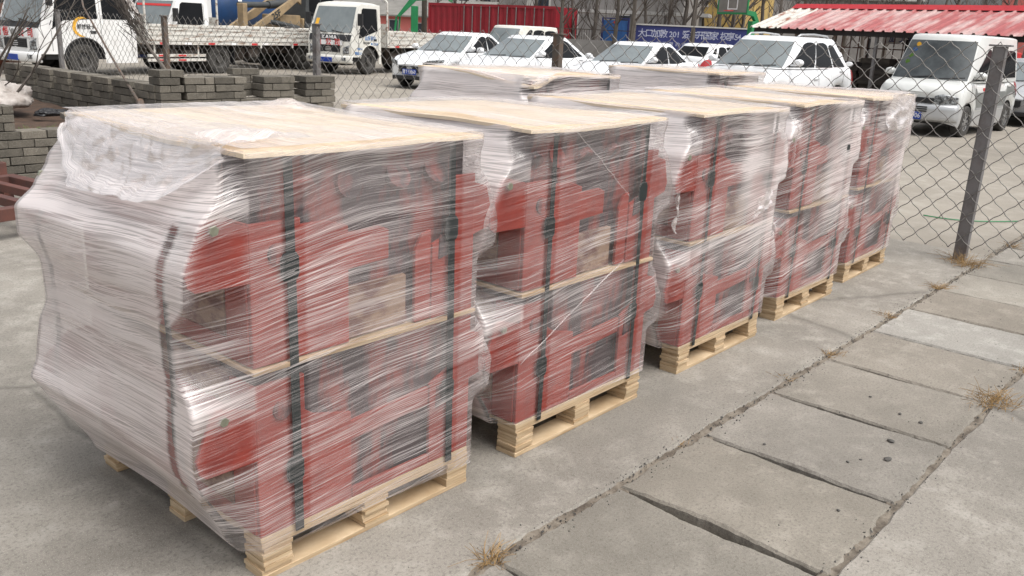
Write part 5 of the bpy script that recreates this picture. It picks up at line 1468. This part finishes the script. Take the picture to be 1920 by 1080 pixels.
# yard wall with blue lettering, blue gates, low grey wall
p0, p1 = at(1192, 46.5), at(1412, 45.5)
L, rz = face_frame(p0, p1)
bw_ = empty('lettered_wall', (p0.x, p0.y, -.03), rz, 'blue wall painted with white characters behind the third sedan', 'wall', None)
MB().box(0, L, 0, .25, 0, 2.10).build('panel', 'banner_blue', bw_)
MB().box(-.05, L+.05, -.05, .30, 2.101, 2.17).build('coping', 'pale_wall', bw_)
WL = ((1, 0, 0), (0, 0, 1), (0, -1, 0))
for ch, x in zip(['大', '口', '加', '教', '2', '0', '1', '爱', '车', '开', '国', '家', '权', '享', '5', '4', '1', '9', '0'], [.35, .75, 1.15, 1.55, 1.95, 2.15, 2.35, 2.78, 3.18, 3.55, 3.92, 4.32, 4.85, 5.2, 5.5, 5.65, 5.85, 6.0, 6.15]):
    if x < L-.1: text(ch, .42 if ord(ch) > 200 else .38, 'worn_white', bw_, (x*L/6.35, -.006, 1.70), WL, .003, bold=.006)
for i, x in enumerate([.5+.33*k for k in range(17)]):
    if x < L-.2: text('服务电话预约维修保养钣金喷漆更'[i % 15], .22, 'worn_white', bw_, (x, -.006, 1.22), WL, .003, bold=.004)
p0, p1 = at(1040, 48), at(1196, 46.7)
L, rz = face_frame(p0, p1)
gw = empty('low_wall', (p0.x, p0.y, -.03), rz, 'low dirty grey wall with a railing left of the lettered wall', 'wall', None)
MB().box(0, L, 0, .25, 0, 1.25).build('panel', 'grey_wall', gw)
rl = MB()
for k in range(int(L*.5/.13)): rl.box(k*.13, k*.13+.025, .10, .125, 1.251, 1.75)
rl.box(0, L, .095, .13, 1.75, 1.79); rl.build('railing', 'dark_steel', gw)
p = at(1130, 48.6); p2 = at(1176, 48.3); L, rz = face_frame(p, p2)
gt = empty('blue_gate', (p.x, p.y, -.03), rz, 'pair of faded blue metal gates in front of the grey house', 'gate', None)
for k in (0, 1): MB().box(k*L/2+.01, (k+1)*L/2-.01, 0, .06, .4, 2.30).build('gate_leaf', 'blue_panel', gt, bevel=.01)
b = MB(); b.box(-.08, -.001, -.02, .09, 0, 2.36); b.box(L+.001, L+.08, -.02, .09, 0, 2.36); b.box(-.08, L+.08, -.02, .09, 2.361, 2.42); b.build('gate_frame', 'banner_blue', gt)
MB().cyl((L*.47, -.02, 2.2), (L*.47, .01, 2.2), .07, 10).build('gate_badge', 'red_ink', gt)
# buildings
WN = lambda n, x0, dx, z, w_=1.0, h=1.2: [(x0+i*dx, z, w_, h) for i in range(n)]
house('grey_building', 'grey two storey building behind the blue gates', at(1030, 57), at(1278, 54), 7, 6.2, 'grey_wall', WN(5, .6, 1.7, 3.8, .85, 1.1)+WN(2, .8, 3.6, 1.5, 1.0, 1.2))
cn = empty('canopy', at(1044, 52), face_frame(at(1044, 52), at(1290, 50))[1], 'long weathered canopy along the front of the grey building', 'canopy', None)
b = MB(); b.box(0, 8.4, -.2, 2.2, 2.66, 2.84); b.build('slab', 'pale_wall', cn)
for k in range(5): MB().box(.3+k*1.9, .45+k*1.9, 0, .15, 0, 2.659).build('canopy_post', 'grey_wall', cn)
house('yellow_building', 'ochre yellow building rising left of the basketball hoop', at(1268, 60), at(1392, 58), 8, 7.2, 'yellow_wall', [(1.0, 3.6, .9, 1.2), (2.6, 3.6, .9, 1.2)])
house('ochre_house', 'small ochre house above the right end of the container', at(1030, 62), at(1130, 61), 6, 6.0, 'yellow_wall', [(1.0, 3.9, .8, .9)])
house('grey_barn', 'wide grey green barn far behind the red roof', at(1500, 85), at(1720, 82), 10, 5.6, 'grey_wall', [], 1.2)
house('pink_house', 'pale pink house at the top right corner above the red roof', at(1868, 70), at(2010, 66), 8, 7.0, 'pink_wall', [(2.0, 3, 1, 1.3)])
for i, (a, c, dp, h, m, l) in enumerate(((560, 700, 78, 5.2, 'grey_wall', 'dim grey building between the loader and the pink shed trees'), (840, 905, 80, 5.6, 'pale_wall', 'pale far building behind the left end of the container'), (925, 985, 78, 6.5, 'grey_wall', 'grey far building behind the middle of the container'), (985, 1045, 74, 5.6, 'pale_wall', 'white far building behind the right end of the container'), (1385, 1500, 80, 5.0, 'grey_wall', 'grey far building behind the basketball hoop trees'))):
    house('far_building', l, at(a, dp), at(c, dp-1), 8, h, m, WN(3, 1.0, 2.0, h-2.2, .9, 1.0))
bl = MB(); bl.prism([(-.4, 0), (4, 1.2), (8.4, 0)], 1, 0, 7); o = bl.build('far_roof', 'blue_panel'); o.location = at(830, 90)+Vector((0, 0, 5.0)); o.rotation_euler.z = R(-50); tag(o, 'bluish far roof above the pink shed', 'roof')

# open shed with the red corrugated roof
eL, eR = atz(1415, 47, 33.5), atz(1960, 64, 25.5)
d = Vector((eR.x-eL.x, eR.y-eL.y, 0)); Ls = d.length; rz = math.atan2(d.y, d.x)
sh = empty('open_shed', (eL.x, eL.y, -.03), rz, 'open shed with a red corrugated roof and dark interior behind the van', 'shed', None)
ze = (eL.z+eR.z)/2+.08; run, rise = 2.3, .74
def rsheet(xa, xb, name, m, ph=0):
    b = MB(); n = int((xb-xa)/.035)
    prof = lambda x: .035*(1 if (x % .21) < .07 else 0)
    xs = []
    x = xa
    while x < xb-1e-6:
        xs += [x, x+.03, x+.09, x+.12]; x += .36
    xs = [q for q in xs if q <= xb]
    def f(a, t):
        i = min(len(xs)-1, int(round(a*(len(xs)-1)))); hz = .05 if (i % 4) in (1, 2) else 0
        return (xs[i]+.62*t*0, -.25+(run+.25)*t, ze-.06+rise*(t*(run+.25)-.25)/run+hz+.006*nz(xs[i]*2, t*3))
    b.grid(f, len(xs)-1, 8); o = b.build(name, m, sh, fixn=False, solid=.006); return o
rsheet(0, 1.26, 'roof_sheet', 'roof_white'); rsheet(1.27, Ls+6, 'roof_sheet', 'roof_red')
b = MB(); b.grid(lambda a, t: ((Ls+6)*a, run+2.3*t, ze-.06+rise*(1-t)), 4, 4); b.build('back_slope', 'roof_red', sh, solid=.02)
MB().prism([(run-.28, ze+rise-.10), (run, ze+rise+.07), (run+.28, ze+rise-.10), (run, ze+rise+.03)], 0, .0, Ls+6).build('ridge_cap', 'roof_ridge', sh)
b = MB(); b.box(.05, Ls+6, -.06, .02, ze-.30, ze-.115)
b.build('eave_beam', 'shed_dark', sh)
for k in range(13):
    x = .25+k*1.55
    MB().box(x, x+.09, -.01, .08, 0, ze-.301).build('shed_post', 'post_rust' if k % 3 else 'post_steel', sh)
    MB().box(x, x+.08, 2*run-.1, 2*run, 0, ze-.31).build('shed_post', 'shed_dark', sh)
    b = MB(); b.prism([(0.02, ze-.22), (0.02, ze-.30), (run, ze+rise-.22), (2*run, ze-.30), (2*run, ze-.22), (run, ze+rise-.14)], 0, x+.02, x+.06); b.build('rafter', 'shed_dark', sh)
b = MB()
for k in range(44): b.box(.3+k*.36, .33+k*.36, 4.0, 4.03, 0, ze-.2)
for z in (.7, 1.5): b.box(0, Ls+6, 4.031, 4.06, z, z+.04)
b.build('bar_screen', 'rust_red', sh)
MB().box(0, Ls+6, 4.65, 4.75, 0, 1.0).build('back_wall', 'shed_dark', sh)
rnd = random.Random(17)
for k in range(9):
    x = 2.6+k*1.15; b = MB(); hgt = rnd.uniform(.5, 1.25)
    for q in range(7): b.box(x, x+1.05+rnd.uniform(-.1, .1), 1.2+rnd.uniform(-.1, .1), 2.6, q*hgt/7+.004, (q+1)*hgt/7)
    tag(b.build('timber_stack', 'junk'), 'dark stack of stored boards in the open shed, %s from its left end' % ('first', 'second', 'third', 'fourth', 'fifth', 'sixth', 'seventh', 'eighth', 'ninth')[k], 'timber stack', 'stored stacks in the open shed')
    o = COL.objects[-1]; o.matrix_world = Matrix.Translation((eL.x, eL.y, -.03)) @ Matrix.Rotation(rz, 4, 'Z')
p0 = atz(1656, 69, 34.5); 
sg = empty('banner', (p0.x, p0.y, -.03), rz, 'faded banner with purple characters hanging in the back of the shed', 'banner', None)
MB().box(0, 1.9, 0, .03, 1.72, 2.42).build('cloth', 'pale_wall', sg)
for i, ch in enumerate('机电配件'): text(ch, .36, 'banner_blue', sg, (.28+.44*i, -.004, 2.22), WL, .003, bold=.006)
for i, ch in enumerate('加工维修'): text(ch, .26, 'banner_blue', sg, (.38+.40*i, -.004, 1.88), WL, .003, bold=.004)
# heap and red drum
sack('brick_heap', at(-35, 23.5)+Vector((0, 0, .5)), (.75, .8, 1.35), 'dark heap of orange red bricks and scrap at the left edge', 5, 'brick_far')
o = bpy.data.objects['brick_heap']; o['category'] = 'heap'
b = MB(); b.lathe([(.001, 0), (.26, .0), (.28, .03), (.28, .3), (.29, .31), (.28, .32), (.28, .6), (.29, .61), (.28, .62), (.28, .88), (.26, .9), (.001, .9)], (0, 0, 0), 2, 20); b.xf(lambda p: p*.62); o = b.build('drum', 'red_ink', smooth='auto'); o.location = atz(1902, 100, 24)-Vector((0, 0, .9)); 
o.location.z = 1.03; tag(o, 'red drum standing on a stack behind the van', 'drum')
b = MB(); b.box(-.5, .5, -.5, .5, 0, .35); b.box(-.48, .48, -.48, .48, .352, .70); b.box(-.5, .5, -.5, .5, .702, 1.049); q = b.build('crate_stack', 'junk', bevel=.02); q.location = (o.location.x, o.location.y, -.03+.03); tag(q, 'dark stack of crates carrying the red drum', 'crates')
